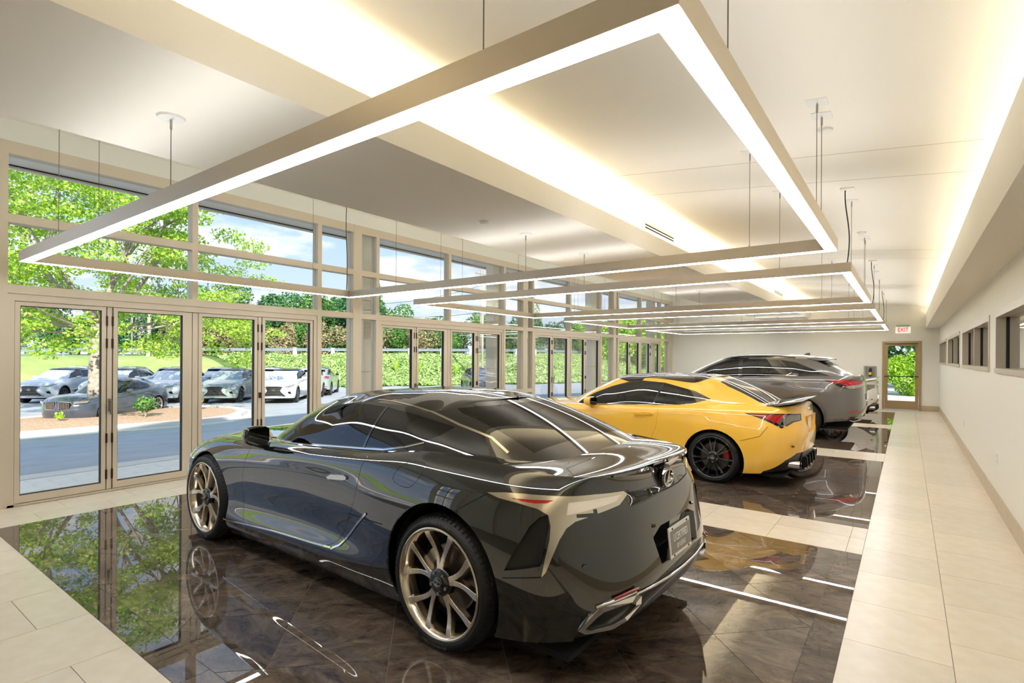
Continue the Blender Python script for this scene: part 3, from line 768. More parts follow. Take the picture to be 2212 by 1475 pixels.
def make_wheel(name, parent, loc, sy, R, wt, rr, kind, mats, detail=True):
    """wheel facing +y*sy. R tyre radius, wt tyre width, rr rim radius"""
    w = empty(name, loc); w.parent = parent
    w.scale = (1, sy, 1)
    h = wt / 2; n = 64 if detail else 28
    def add(nm, me, mat, par=w): return put(nm, me, mat, par)
    tp = [(rr - .006, h - .012), (rr + .012, h - .002), (rr + (R - rr) * .45, h + .004), (R - .030, h - .006), (R - .010, h - .022), (R - .002, h - .038)]
    gro = [(R, h - .05), (R, h * .62), (R - .007, h * .60), (R - .007, h * .52), (R, h * .5), (R, h * .16), (R - .007, h * .14), (R - .007, h * .04), (R, h * .02)]
    prof = tp + gro; prof = prof + [(r, -y) for r, y in reversed(prof)]
    ty = add('tyre', lathe(prof, n).mesh('tyre', True), m_rubber)
    if detail:
        tr = MB()                                     # tread blocks on the outer shoulder
        for i in range(72):
            a = 2 * PI * i / 72; c, s_ = math.cos(a), math.sin(a); da = .012
            for y0, y1 in ((h - .048, h - .012), (-h + .012, -h + .048)):
                v = []
                for rr_, aa, yy in ((R - .012, -da, y0), (R - .012, da, y0), (R - .012, da, y1), (R - .012, -da, y1), (R + .0015, -da, y0), (R + .0015, da, y0), (R - .010, da, y1), (R - .010, -da, y1)):
                    v.append((rr_ * math.cos(a + aa), yy, rr_ * math.sin(a + aa)))
                tr.add(v, [(0, 1, 2, 3), (4, 7, 6, 5), (0, 4, 5, 1), (1, 5, 6, 2), (2, 6, 7, 3), (3, 7, 4, 0)])
        tag(tr.build('tread', m_rubber, ty), kind='stuff')
    rim = add('rim', lathe([(rr + .004, h - .002), (rr - .004, h + .004), (rr - .012, h - .004), (rr - .022, h - .02), (rr - .035, h - .06), (rr - .045, -h + .03), (rr, -h)], n).mesh('rim', True), mats['rim'])
    disc = lathe([(.0, h - .115), (.17, h - .115), (.185, h - .115), (.185, h - .14), (.0, h - .14)], 40)
    add('brake_disc', disc.mesh('brake_disc', True), m_rotor)
    bk = lathe([(rr - .04, h - .16), (0, h - .16)], 32); add('wheel_back', bk.mesh('wheel_back'), m_liner)
    # caliper
    cal = MB(); pts = [(.155 * math.cos(t), h - .085, .155 * math.sin(t)) for t in [mats.get('cal_a', 2.6) + .13 * i for i in range(6)]]
    cal = swept(pts, [.08] * 6, [.05] * 6, (0, 1, 0)); cal.build('brake_caliper', mats['caliper'], w)
    sp = mats['spokes']
    ns, half0, half1, w0, w1 = sp['n'], sp['a0'], sp['a1'], sp['w0'], sp['w1']
    ph = sp.get('phase', 90)
    meshes = {}
    for i in range(ns):
        for sgn in ((-1, 1) if half1 else (0,)):
            me = meshes.get(sgn)
            if me is None:
                pts = []; wd = []; th = []; K = 9
                for j in range(K):
                    q = j / (K - 1); r = sp['r0'] + (rr - .012 - sp['r0']) * q
                    e = q if sp.get('lin') else q * q * (3 - 2 * q)
                    an = math.radians(sgn * (half0 + (half1 - half0) * e) + sp.get('twist', 0) * math.sin(q * PI))
                    y = h - .008 + sp.get('dish', .0) * math.sin(q * PI) - .018 * (1 - q) - (.006 if q == 1 else 0)
                    pts.append((r * math.cos(an), y, r * math.sin(an))); wd.append(w0 + (w1 - w0) * q + sp.get('waist', 0) * math.sin(q * PI)); th.append(.05 - .022 * q)
                me = swept(pts, wd, th, (0, 1, 0)).mesh('spoke'); meshes[sgn] = me
                bmx = bmesh.new(); bmx.from_mesh(me); bmesh.ops.bevel(bmx, geom=[e for e in bmx.edges], offset=.0028, segments=2, affect='EDGES', clamp_overlap=True) if detail else None
                bmx.to_mesh(me); bmx.free(); me.shade_smooth()
                me.set_sharp_from_angle(angle=.6)
            o = put('spoke', me, mats['spoke'], w); o.rotation_euler = (0, -math.radians(ph + i * 360 / ns), 0)
    hub = lathe([(0, h - .02), (.062, h - .02), (.078, h - .028), (.085, h - .06), (0, h - .06)], 32); add('hub', hub.mesh('hub', True), m_lugdark)
    nb = MB().cyl((0, -.009, 0), (0, .009, 0), .0095, n=6).mesh('lug_nut')
    for i in range(5):
        a = 2 * PI * i / 5 + math.radians(ph + 36); put('lug_nut', nb, m_steel, w, (.057 * math.cos(a), h - .021, .057 * math.sin(a)))
    cap = lathe([(0, h - .008), (.028, h - .008), (.033, h - .012), (.033, h - .03)], 24); add('centre_cap', cap.mesh('centre_cap', True), m_lugdark)
    em = emblem_mesh(.026, .0022)
    em.transform(Matrix.Translation((0, h - .0085, 0)) @ Matrix(((-1 if sy > 0 else 1, 0, 0, 0), (0, 0, 1, 0), (0, 1, 0, 0), (0, 0, 0, 1))))
    add('emblem', em, m_chrome)
    return w
def emblem_mesh(r, t):
    """oval ring with a slanted letter-like stroke, in the XY plane facing +Z, width 2r"""
    m = MB(); n = 36; a, b = r, r * .72; k = r * .13
    v = []
    for z in (0, t):
        for q in (0, 1):
            v += [((a - q * k) * math.cos(2 * PI * i / n), (b - q * k) * math.sin(2 * PI * i / n), z) for i in range(n)]
    f = []
    for i in range(n):
        j = (i + 1) % n
        f += [(2 * n + i, 2 * n + j, 3 * n + j, 3 * n + i), (i, j, 2 * n + j, 2 * n + i), (n + i, 3 * n + i, 3 * n + j, n + j), (i, n + i, n + j, j)]
    m.add(v, f)
    L = [(.30, .62), (.10, .60), (-.40, -.28), (-.36, -.36), (.62, -.36), (.56, -.24), (-.16, -.22)]
    m.prism([(x * r, y * r) for x, y in L], 0, t)
    return m.mesh('emblem')
def frame_of(d):
    d = Vector(d).normalized(); A = Vector((0, 0, 1)).cross(d)
    if A.length < 1e-4: A = Vector((0, 1, 0)).cross(d) if abs(d.z) > .5 else Vector((1, 0, 0))
    A.normalize(); return d, A, d.cross(A)
def pick_faces(bm, d, th=.05, lim=None):
    d = Vector(d).normalized()
    return [f for f in bm.faces if not f.tag and f.normal.dot(d) > th and (lim is None or lim(f.calc_center_median()))]
class Cutter:
    """takes panels, windows and lamps out of the two shells of a car"""
    def __init__(s, body, cabin, root, paint, nu=(26, 90, 26), nv=6):
        s.b, s.c, s.root, s.paint = shell_bm(shell_grid(body, nu, nv)), shell_bm(shell_grid(cabin, nu, nv)), root, paint
        s.seam = []
    def pts2(s, pts, d, sy):
        d = Vector(d).normalized(); d.y *= sy
        d, A, B = frame_of(d)
        P = [Vector((p[0], p[1] * sy, p[2])) for p in pts]
        return d, A, B, [(p.dot(A), p.dot(B)) for p in P]
    def take(s, bm, pts, d, sy=1, th=.05, lim=None, smooth=0, keep=()):
        d, A, B, q = s.pts2(pts, d, sy)
        if smooth: q = smooth_poly(q, smooth, keep)
        fs = cut_inside(bm, pick_faces(bm, d, th, (lambda c: lim(c, sy)) if lim else None), q, A, B)
        for f in fs: f.tag = True
        return fs
    def seg_part(s, name, bm, seg, mat, **k):
        sl = bm.faces.layers.int['seg']; fs = [f for f in bm.faces if f[sl] == seg and not f.tag]
        o = put(name, panel_mesh(name, bm, fs, .002, .006), mat, s.root); s.drop(bm, fs); return o
    def drop(s, bm, fs): bmesh.ops.delete(bm, geom=[f for f in fs if f.is_valid], context='FACES')
    def part(s, name, bm, pts, d, mat, sy=1, move=0., depth=0., parent=None, **k):
        fs = s.take(bm, pts, d, sy, **k)
        if not fs: print('EMPTY PART', name); return None
        me = panel_mesh(name, bm, fs, move, depth) if depth else bm_mesh(name, bm, fs, move)
        o = put(name, me, mat, parent or s.root); s.drop(bm, fs); return o
    def panel(s, name, bm, pts, d, mat, sy=1, gap=.0022, smooth=0, keep=(), th=.05, lim=None, parent=None):
        d, A, B, q = s.pts2(pts, d, sy)
        if smooth: q = smooth_poly(q, smooth, keep)
        out = cut_inside(bm, pick_faces(bm, d, th, (lambda c: lim(c, sy)) if lim else None), offset_poly(q, gap), A, B)
        inn = cut_inside(bm, out, offset_poly(q, -gap), A, B)
        out = [f for f in out if f.is_valid]
        si = set(inn)
        # faces of 'out' were re-cut: find the ring again by position
        ring = []
        allf = {f for f in out}
        for f in inn: f.tag = True
        me = panel_mesh(name, bm, inn, 0., .01); o = put(name, me, mat, parent or s.root)
        s.drop(bm, inn)
        ring = cut_inside(bm, pick_faces(bm, d, th, (lambda c: lim(c, sy)) if lim else None), offset_poly(q, gap), A, B)
        s.seam.append(bm_mesh('seam', bm, ring, -.007)); s.drop(bm, ring)
        return o
    def finish(s, body_name='body', cabin_name='roof', cabin_mat=None):
        put(body_name, panel_mesh(body_name, s.b, list(s.b.faces), 0., .012), s.paint, s.root)
        put(cabin_name, panel_mesh(cabin_name, s.c, list(s.c.faces), 0., .008), cabin_mat or s.paint, s.root)
        if s.seam:
            bm = bmesh.new()
            for m in s.seam: bm.from_mesh(m); bpy.data.meshes.remove(m)
            me = bpy.data.meshes.new('panel_seams'); bm.to_mesh(me); bm.free(); put('panel_seams', me, m_dark, s.root)
        s.b.free(); s.c.free()
def ribbon(bvhs, pts, d, w=.004, lift=.0008):
    """a thin strip that follows the surface under a polyline (points projected along -d)"""
    d = Vector(d).normalized(); hit = []
    for i in range(len(pts) - 1):
        a, b = Vector(pts[i]), Vector(pts[i + 1]); n = max(2, int((b - a).length / .02))
        for j in range(n + (1 if i == len(pts) - 2 else 0)):
            p = a.lerp(b, j / n); best = None
            for t in bvhs:
                h = t.ray_cast(p + d * 1.2, -d)
                if h[0] is not None and (best is None or h[3] < best[2]): best = (h[0], h[1], h[3])
            if best: hit.append(best[:2])
    m = MB(); v = []
    for i, (p, n_) in enumerate(hit):
        q = hit[min(i + 1, len(hit) - 1)][0] - hit[max(i - 1, 0)][0]
        sd = q.normalized().cross(n_).normalized() * w / 2
        v += [p + sd + n_ * lift, p - sd + n_ * lift]
    m.add(v, [(2 * i, 2 * i + 1, 2 * i + 3, 2 * i + 2) for i in range(len(hit) - 1)])
    return m
def wheel_wells(root, cs, r, y0=.50, y1=.925):
    for cx, cz in cs:
        for sy in (1, -1):
            m = MB(); n = 20; v = []
            for y in (y0, y1):
                v += [(cx + r * math.cos(PI * i / n * 1.3 - .15 * PI), y * sy, cz + r * math.sin(PI * i / n * 1.3 - .15 * PI)) for i in range(n + 1)]
            f = [(i, i + 1, n + 2 + i, n + 1 + i) for i in range(n)] + [tuple(range(n + 1))]
            m.add(v, f).build('wheel_well', m_liner, root)
def seat(root, x, y, z, mat, head=True, w=.5, tilt=.28, h=.62):
    m = MB()
    def rb(cx, cz, dx, dz, wy, ang):
        c, s_ = math.cos(ang), math.sin(ang); n = 12; prof = []
        for i in range(n):
            t = 2 * PI * i / n; a = abs(math.cos(t)) ** .5 * (1 if math.cos(t) > 0 else -1) * dx; b = abs(math.sin(t)) ** .5 * (1 if math.sin(t) > 0 else -1) * dz
            prof.append((cx + a * c - b * s_, cz + a * s_ + b * c))
        v = []; ks = [(-1, .55), (-.85, .92), (0, 1), (.85, .92), (1, .55)]
        for yy, k in ks: v += [(cx + (px - cx) * k, y + yy * wy / 2, cz + (pz - cz) * k) for px, pz in prof]
        f = [(r * n + i, r * n + (i + 1) % n, (r + 1) * n + (i + 1) % n, (r + 1) * n + i) for r in range(4) for i in range(n)] + [tuple(range(n)), tuple(range(4 * n, 5 * n))]
        m.add(v, f)
    rb(x + .2, z + .1, .28, .09, w, .1); rb(x - .12, z + .1 + h / 2, .09, h / 2, w * .95, tilt)
    if head: rb(x - .12 - tilt * h * .62, z + .1 + h + .1, .06, .10, w * .5, tilt)
    return m.build('seat', mat, root, True)
def loft_part(name, rings, mat, parent, close=True, sub=1):
    """closed rings of equal length -> smooth solid"""
    m = MB(); k = len(rings[0]); v = [p for r in rings for p in r]
    f = [(i * k + j, i * k + (j + 1) % k, (i + 1) * k + (j + 1) % k, (i + 1) * k + j) for i in range(len(rings) - 1) for j in range(k)]
    if close: f += [tuple(range(k - 1, -1, -1)), tuple(range((len(rings) - 1) * k, len(rings) * k))]
    me = m.add(v, f).mesh(name, True)
    o = put(name, me, mat, parent)
    if sub:
        md = o.modifiers.new('s', 'SUBSURF'); md.levels = sub; md.render_levels = sub
    return o
def mirror_housing(root, x, y, z, sy, mat, glassmat, w=.24, h=.15, dep=.10, arm=True):
    """door mirror: pod with a glass on its rear face"""
    R_ = []
    for dx, k in ((.10, .15), (.085, .55), (.04, .9), (-.02, 1.), (-.05, .97)):
        R_.append([(x + dx, (y + w / 2 * k * a) * sy, z + h / 2 * k * b + (.012 if b > 0 else 0) * a) for a, b in ((-1, -.7), (-.7, -1), (.5, -.95), (.95, -.55), (1, .3), (.8, .85), (-.6, 1), (-1, .75))])
    o = loft_part('door_mirror', R_, mat, root, True, 2)
    g = [(x - .049, (y + w / 2 * a * .82) * sy, z + h / 2 * b * .82) for a, b in ((-1, -.7), (-.7, -1), (.5, -.95), (.95, -.55), (1, .3), (.8, .85), (-.6, 1), (-1, .75))]
    MB().prism([(p[1], p[2]) for p in g], x - .052, x - .044, 0).build('mirror_glass', glassmat, o)
    if arm:
        MB().tube([(x + .03, (y - w * .62) * sy, z - h * .55), (x + .02, (y - w * .3) * sy, z - h * .5), (x, y * sy, z - h * .32)], [.03, .028, .03], 8).build('mirror_arm', mat, o, True)
    return o
# ------------------------------------------------------------------ black coupe (car frame: x forward from the rear axle, y left, z up)
def lc_levels():
    L = level
    body = [
        L(3.70, 3.1, 2.4, -.95, -.35, 3.6, [(-1, .27), (-.7, .235), (-.4, .18), (.5, .125), (1.5, .12), (2.5, .12), (3.2, .15), (3.8, .17)], [(-.9, .855), (-.4, .90), (.5, .86), (1.5, .85), (2.4, .87), (3.2, .90), (3.8, .84)]),
        L(3.77, 3.1, 2.4, -1.0, -.35, 3.3, [(-1, .37), (-.5, .30), (.4, .30), (1.0, .31), (2.5, .235), (3.2, .24), (3.8, .24)], [(-.9, .86), (-.45, .925), (.4, .935), (1.0, .935), (1.7, .925), (2.5, .925), (3.1, .93), (3.8, .86)]),
        L(3.80, 3.1, 2.4, -1.01, -.35, 3.0, [(-1, .46), (0, .45), (1.2, .42), (2.5, .40), (3.8, .36)], [(-.9, .875), (-.4, .945), (0, .955), (.5, .945), (.9, .908), (1.5, .888), (2.2, .898), (2.6, .925), (2.86, .935), (3.2, .93), (3.8, .87)]),
        L(3.80, 3.1, 2.4, -.98, -.35, 3.0, [(-1, .62), (0, .63), (1.5, .62), (2.86, .60), (3.3, .55), (3.8, .46)], [(-.9, .87), (-.45, .94), (0, .965), (.5, .95), (1.0, .915), (1.6, .90), (2.2, .908), (2.86, .94), (3.2, .92), (3.8, .86)]),
        L(3.79, 3.1, 2.4, -.94, -.35, 3.0, [(-1, .80), (0, .80), (1, .79), (1.6, .785), (2.2, .78), (2.86, .745), (3.3, .68), (3.8, .55)], [(-.9, .85), (-.45, .915), (0, .95), (.5, .937), (1, .913), (1.6, .903), (2.2, .905), (2.86, .925), (3.3, .89), (3.8, .82)]),
        L(3.77, 3.1, 2.4, -.89, -.35, 3.0, [(-1, .925), (-.3, .945), (0, .955), (.5, .945), (1, .91), (1.6, .888), (2.2, .87), (2.86, .84), (3.3, .75), (3.8, .60)], [(-.9, .79), (-.5, .85), (0, .885), (.5, .895), (1, .895), (1.6, .885), (2.2, .875), (2.86, .86), (3.3, .82), (3.8, .74)]),
        L(3.74, 3.1, 2.4, -.915, -.40, 3.0, [(-1, 1.01), (-.75, .99), (-.3, 1.02), (.2, 1.03), (.65, .985), (1.3, .95), (1.9, .925), (2.3, .915), (2.86, .885), (3.3, .785), (3.8, .63)], [(-.9, .72), (-.5, .74), (0, .79), (.65, .83), (1.3, .81), (1.9, .79), (2.3, .75), (2.86, .70), (3.3, .68), (3.8, .62)], True),
        L(3.72, 3.1, 2.4, -.92, -.40, 3.0, [(-1, 1.02), (-.8, .985), (-.5, 1.035), (.3, 1.04), (1.5, .97), (2.3, .945), (2.86, .915), (3.3, .82), (3.8, .65)], [(-1, .38), (4, .38)]),
        L(3.71, 3.1, 2.4, -.92, -.40, 3.0, [(-1, 1.022), (-.8, .988), (-.5, 1.045), (.3, 1.05), (1.5, .975), (2.3, .95), (2.86, .922), (3.3, .83), (3.8, .655)], [(-1, 0), (4, 0)])]
    cab = [
        L(2.42, 1.85, 2.3, -.60, -.26, 3.2, [(-.7, 1.0), (-.3, 1.01), (.27, 1.03), (.65, .965), (1.3, .93), (1.9, .905), (2.42, .93)], [(-.65, .60), (-.3, .665), (.1, .745), (.65, .81), (1.3, .80), (1.9, .78), (2.4, .74)]),
        L(2.05, 1.62, 2.3, -.26, .03, 4.2, [(-.3, 1.185), (0., 1.12), (.3, 1.135), (.65, 1.12), (1.3, 1.09), (1.65, 1.07), (2.05, 1.125)], [(-.3, .60), (0, .635), (.3, .69), (.65, .728), (1.3, .722), (1.65, .71), (2.1, .66)], False, .022),
        L(1.60, 1.36, 2.3, .17, .40, 2.0, [(.17, 1.304), (.25, 1.283), (.33, 1.255), (.40, 1.236), (.6, 1.258), (1.0, 1.272), (1.36, 1.235), (1.5, 1.268), (1.6, 1.29)], [(.17, .55), (.40, .57), (.7, .605), (1.0, .62), (1.38, .605), (1.6, .57)], True),
        L(1.62, 1.36, 2.3, .16, .40, 2.0, [(.16, 1.308), (.40, 1.315), (.7, 1.333), (1.0, 1.33), (1.3, 1.305), (1.62, 1.293)], [(.1, .36), (.34, .37), (.7, .38), (1.38, .38), (1.6, .36)]),
        L(1.63, 1.36, 2.3, .155, .40, 2.0, [(.155, 1.309), (.28, 1.325), (.42, 1.34), (.7, 1.35), (1.0, 1.345), (1.3, 1.325), (1.63, 1.297)], [(0, 0), (4, 0)])]
    return body, cab
m_lcpaint = M('black_paint', (.006, .0078, .0075), .03, coat=1., ior=1.6)
m_tint = M_glass('tinted_glass', (.10, .125, .115), 1.75, 1.0)
m_gloss = M('gloss_black', (.005, .005, .006), .03, coat=1., ior=1.6)
m_spoke = M('bronze_chrome_spoke', '#e2d8c8', .2, 1.); m_rimlc = M('polished_rim', '#cfc5b4', .16, 1.)
m_vent = M('vent_black', '#0a0b0b', .35); m_redlens = M('red_lens', '#9e0f16', .08, coat=1., emit=.12); m_clear = M('silver_lens', '#b9b2a8', .12, .7, coat=1.); m_lenslc = M('pale_lens', '#e2d6c4', .25, .0, coat=1.); m_dchrome = M('satin_chrome', '#ddd6c8', .2, 1.)
m_seatd = M('dark_seat', '#2a2724', .7); m_seatl = M('light_seat', '#8e857a', .7); m_mirror = M('mirror_glass', '#4a5052', .02, 1.)
m_cal0 = M('caliper_silver', '#bdb8ac', .35, .8); m_calr = M('caliper_red', '#c4181d', .35, coat=.6)
m_reflector = M('reflector_red', '#a52a25', .2, coat=1.)
m_lettering = M('tyre_lettering', '#6a6761', .6); m_platew = M('plate_white', '#e9e7e0', .35, coat=.5); m_plateg = M('plate_grey', '#85817a', .4)
def V3(*a): return list(a)
def side(*xz): return [(x, 0, z) for x, z in xz]
def build_lc():
    root = empty('coupe', (-2.02, 3.03, 0), PI - math.radians(1.2))
    tag(root, 'gloss black fastback coupe on the nearest dark floor inlay', 'car')
    body, cab = lc_levels(); C = Cutter(body, cab, root, m_lcpaint, (40, 130, 40), 9)
    from mathutils.bvhtree import BVHTree
    bv = [BVHTree.FromBMesh(C.b), BVHTree.FromBMesh(C.c)]
    low = lambda c, sy: c.y * sy > .45
    for sy in (1, -1):
        for cx, cz, r in ((-.01, .385, .415), (2.835, .37, .392)):
            fs = C.take(C.b, side(*arc(cx, cz, r, n=44)), (0, 1, 0), sy, th=-.2, lim=low); C.drop(C.b, fs)
    # glass first
    for sy in (1, -1):
        C.part('side_window', C.c, side((1.93, .945), (1.70, 1.115), (1.42, 1.215), (1.22, 1.247), (1.0, 1.256), (.785, 1.247), (.835, .995), (1.31, .963), (1.88, .928)), (0, 1, 0), m_tint, sy, depth=.004)
        C.part('quarter_window', C.c, side((.765, 1.246), (.51, 1.22), (.165, 1.165), (.215, 1.118), (.31, 1.078), (.44, 1.045), (.62, 1.013), (.815, .997)), (0, 1, 0), m_tint, sy, depth=.004)
        C.part('quarter_trim', C.c, side((.148, 1.163), (-.02, 1.137), (-.115, 1.118), (-.30, 1.04), (.27, 1.03), (.292, 1.072), (.2, 1.115)), (0, 1, 0), m_gloss, sy, depth=.004)
        C.part('window_frame', C.c, side((2.03, .90), (1.95, .955), (1.71, 1.128), (1.425, 1.228), (1.22, 1.26), (1.0, 1.269), (.76, 1.259), (.5, 1.233), (.13, 1.172), (.3, 1.065), (.45, 1.0), (.62, .94), (1.3, .91)), (0, 1, 0), m_gloss, sy)
    C.part('windscreen', C.c, [(0, a, b) for a, b in ((-.70, .95), (-.35, .90), (.35, .90), (.70, .95), (.575, 1.235), (.3, 1.278), (0, 1.285), (-.3, 1.278), (-.575, 1.235))], (1, 0, .25), m_tint, depth=.004, th=.2)
    C.part('rear_window', C.c, [(x, y, 1.1) for x, y in ((.155, 0), (.165, .18), (.20, .32), (.27, .44), (.33, .50), (.25, .525), (-.385, .555), (-.40, .4), (-.41, .2), (-.415, 0), (-.41, -.2), (-.40, -.4), (-.385, -.555), (.25, -.525), (.33, -.50), (.27, -.44), (.20, -.32), (.165, -.18))], (-.35, 0, 1), m_tint, depth=.004, th=.1)
    C.part('rear_window_panel', C.c, [(x, y, 1.1) for x, y in ((-.389, .556), (-.404, .4), (-.414, .2), (-.419, 0), (-.414, -.2), (-.404, -.4), (-.389, -.556), (-.56, -.575), (-.62, -.3), (-.62, .3), (-.56, .575))], (-.35, 0, 1), m_gloss, depth=.004, th=.1)
    # painted panels
    for sy in (1, -1):
        d = C.panel('door', C.b, side((2.13, .925), (1.4, .952), (.67, .99), (.69, .955), (.715, .77), (.76, .64), (.829, .521), (.90, .42), (.985, .355), (1.1, .328), (1.2, .322), (1.72, .294), (2.08, .272), (2.17, .285), (2.205, .34), (2.235, .55), (2.20, .72), (2.14, .84)), (0, 1, 0), m_lcpaint, sy, smooth=1, keep=(0, 2))
        h = MB().prism([(1.045, .79), (1.0, .813), (.86, .828), (.83, .82), (.832, .803), (.86, .796), (1.0, .782), (1.03, .778)], .90 * sy, .929 * sy, 1); h.build('handle', m_chrome, d)
        C.panel('fuel_door', C.b, [(x, y, z) for x, y, z in ((.322, .88, .969), (.222, .865, .985), (.163, .867, .982), (.15, .902, .934), (.203, .933, .855), (.274, .935, .839), (.385, .927, .861), (.372, .91, .916))], (0, 1, .25), m_lcpaint, sy, gap=.0018, smooth=1) if sy > 0 else None
    # lamps, vents and tail details; seen from the rear quarter
    q = (-1, 1, 0)
    for sy in (1, -1):
        C.part('tail_lamp_red', C.b, [(-.464, .881, .889), (-.661, .80, .894), (-.64, .822, .880), (-.586, .852, .876), (-.517, .874, .880)], q, m_redlens, sy, move=.004, depth=.006)
        C.part('tail_lamp_lens', C.b, [(-.717, .759, .884), (-.80, .60, .893), (-.862, .475, .894), (-.858, .53, .866), (-.80, .66, .85), (-.723, .784, .828)], q, m_lenslc, sy, move=.004, depth=.006)
        C.part('tail_lamp_surround', C.b, [(-.32, .896, .898), (-.423, .879, .909), (-.516, .859, .914), (-.632, .81, .913), (-.727, .734, .91), (-.794, .635, .911), (-.861, .461, .904), (-.875, .44, .886), (-.866, .52, .848), (-.812, .667, .825), (-.76, .765, .80), (-.733, .80, .772), (-.712, .828, .72), (-.692, .855, .647), (-.668, .875, .57), (-.650, .886, .545), (-.660, .872, .631), (-.672, .853, .718), (-.668, .839, .781), (-.652, .835, .829), (-.600, .853, .854), (-.494, .882, .872), (-.395, .894, .881)], q, m_dchrome, sy, move=.006, depth=.014)
        C.part('corner_vent', C.b, [(-.648, .838, .828), (-.664, .845, .781), (-.650, .878, .65), (-.645, .885, .60), (-.473, .939, .553), (-.512, .927, .635), (-.584, .886, .775), (-.619, .858, .817)], q, m_vent, sy, move=-.004, depth=-.02)
    C.panel('trunk_lid', C.b, [(-.60, -.585, 1.1), (-.60, .585, 1.1), (-.68, .65, 1), (-.75, .66, 1), (-.82, .58, 1), (-.868, .38, 1), (-.888, 0, 1), (-.868, -.38, 1), (-.82, -.58, 1), (-.75, -.66, 1), (-.68, -.65, 1)], (0, 0, 1), m_lcpaint, th=.5)
    # plate recess
    rec = [(-.215, .688), (.215, .688), (.31, .65), (.27, .50), (-.27, .50), (-.31, .65)]
    fs = C.take(C.b, [(0, a, b) for a, b in rec], (-1, 0, 0)); C.drop(C.b, fs)
    n = len(rec); v = [(-1.03 + .05 * abs(b - .5) * 0 + .06, a, b) for a, b in rec] + [(-.925, a * .86, .5 + (b - .5) * .95 + .004) for a, b in rec]
    v = [(-.985 if b < .6 else -.955, a, b) for a, b in rec] + v[n:]
    MB().add(v, [(i, (i + 1) % n, n + (i + 1) % n, n + i) for i in range(n)] + [tuple(range(n, 2 * n))]).build('plate_recess', m_gloss, root)
    # rear apron and diffuser
    fs = C.take(C.b, [(0, a, b) for a, b in ((-.62, .44), (.62, .44), (.78, .37), (.80, .15), (-.80, .15), (-.78, .37))], (-1, 0, 0), th=.1)
    put('rear_diffuser', bm_mesh('rear_diffuser', C.b, fs, -.02), M('diffuser_black', '#101111', .35, coat=.3), root); C.drop(C.b, fs)
    dark = bpy.data.materials['diffuser_black']
    # chrome strip across the apron, exhaust finishers, reflectors
    mk = lambda pts, y: pts
    strip = [(-.86, .70, .398), (-.93, .58, .414), (-.985, .40, .425), (-1.008, .2, .425), (-1.014, 0, .424), (-1.008, -.2, .425), (-.985, -.40, .425), (-.93, -.58, .414), (-.86, -.70, .398)]
    MB().tube(strip, .0085, 6).build('chrome_strip', m_chrome, root, True)
    for sy in (1, -1):
        ribbon(bv, [(.785, sy, 1.25), (.825, sy, .99)], (0, sy, 0), .022, .003).build('door_pillar', m_gloss, root)
        MB().tube([(x - .01, y * sy, z + .035) for x, y, z in ((-.905, .655, .402), (-.945, .565, .418), (-.965, .515, .422))], .007, 6).build('rear_reflector', m_reflector, root, True)
        E0 = [(-.775, .775, .29), (-.835, .735, .372), (-.86, .712, .405), (-.955, .525, .425), (-.965, .485, .41), (-.965, .49, .372), (-.925, .565, .305), (-.88, .635, .275), (-.80, .75, .272)]
        E1 = [(-.80, .752, .30), (-.845, .72, .355), (-.868, .695, .378), (-.945, .545, .395), (-.952, .52, .385), (-.952, .522, .372), (-.918, .575, .322), (-.88, .635, .298), (-.815, .735, .29)]
        k = len(E0); m = MB()
        E0 = [(x - .012, y * sy, z) for x, y, z in E0]; E1 = [(x - .012, y * sy, z) for x, y, z in E1]; E2 = [(x + .07, y * .98, z) for x, y, z in E1]
        E3 = [(x + .05, y, z) for x, y, z in E0]
        m.add(E3 + E0 + E1 + E2, [(r * k + i, r * k + (i + 1) % k, (r + 1) * k + (i + 1) % k, (r + 1) * k + i) for r in range(3) for i in range(k)])
        ex = m.build('exhaust_finisher', m_chrome, root)
        MB().add([(x - .005, y, z) for x, y, z in E2], [tuple(range(k))]).build('exhaust_mouth', m_dark, ex)
        # upper blade of the finisher
        MB().tube([(x - .012, y * sy, z) for x, y, z in ((-.845, .73, .405), (-.90, .65, .425), (-.955, .53, .442))], .010, 6).build('exhaust_blade', m_chrome, root, True)
        MB().cyl((-.806, .755 * sy, .596), (-.8115, .7605 * sy, .596), .011, n=14).build('parking_sensor', m_gloss, root)
        MB().cyl((-.955, .29 * sy, .706), (-.9605, .292 * sy, .706), .010, n=14).build('parking_sensor', m_gloss, root)
        # chrome strip put in for the reflection on the body-coloured sill, rear scoop blade
        ribbon(bv, [(2.504, sy, .240), (1.72, sy, .299), (1.2, sy, .326), (.985, sy, .340)], (0, sy, 0), .012, .004).build('sill_reflection', m_chrome, root)
        rb = ribbon(bv, [(.98, sy, .335), (.90, sy, .37), (.80, sy, .46), (.70, sy, .55), (.60, sy, .635)], (0, sy, 0), .014, .006); rb.build('scoop_blade', m_chrome, root)
        ribbon(bv, [(.80, sy, .595), (.44, sy, .602)], (0, sy, 0), .005, .001).build('body_seam', m_dark, root)
        ribbon(bv, [(-.135, sy, .78), (-.32, sy, .894)], (0, sy, 0), .005, .001).build('body_seam', m_dark, root)
        ribbon(bv, [(-.455, .94 * sy, .51), (-.54, .92 * sy, .527), (-.645, .88 * sy, .545)], (-.6, sy, 0), .005, .001).build('body_seam', m_dark, root)
        ribbon(bv, [(.95, .585 * sy, 1.29), (.8, .574 * sy, 1.283), (.417, .578 * sy, 1.237), (.142, .608 * sy, 1.176), (-.106, .617 * sy, 1.131), (-.25, .64 * sy, 1.06)], (0, sy, .8), .016, .002).build('roof_edge_highlight', m_dchrome, root)  # pale strip laid on as the highlight along the black roof edge
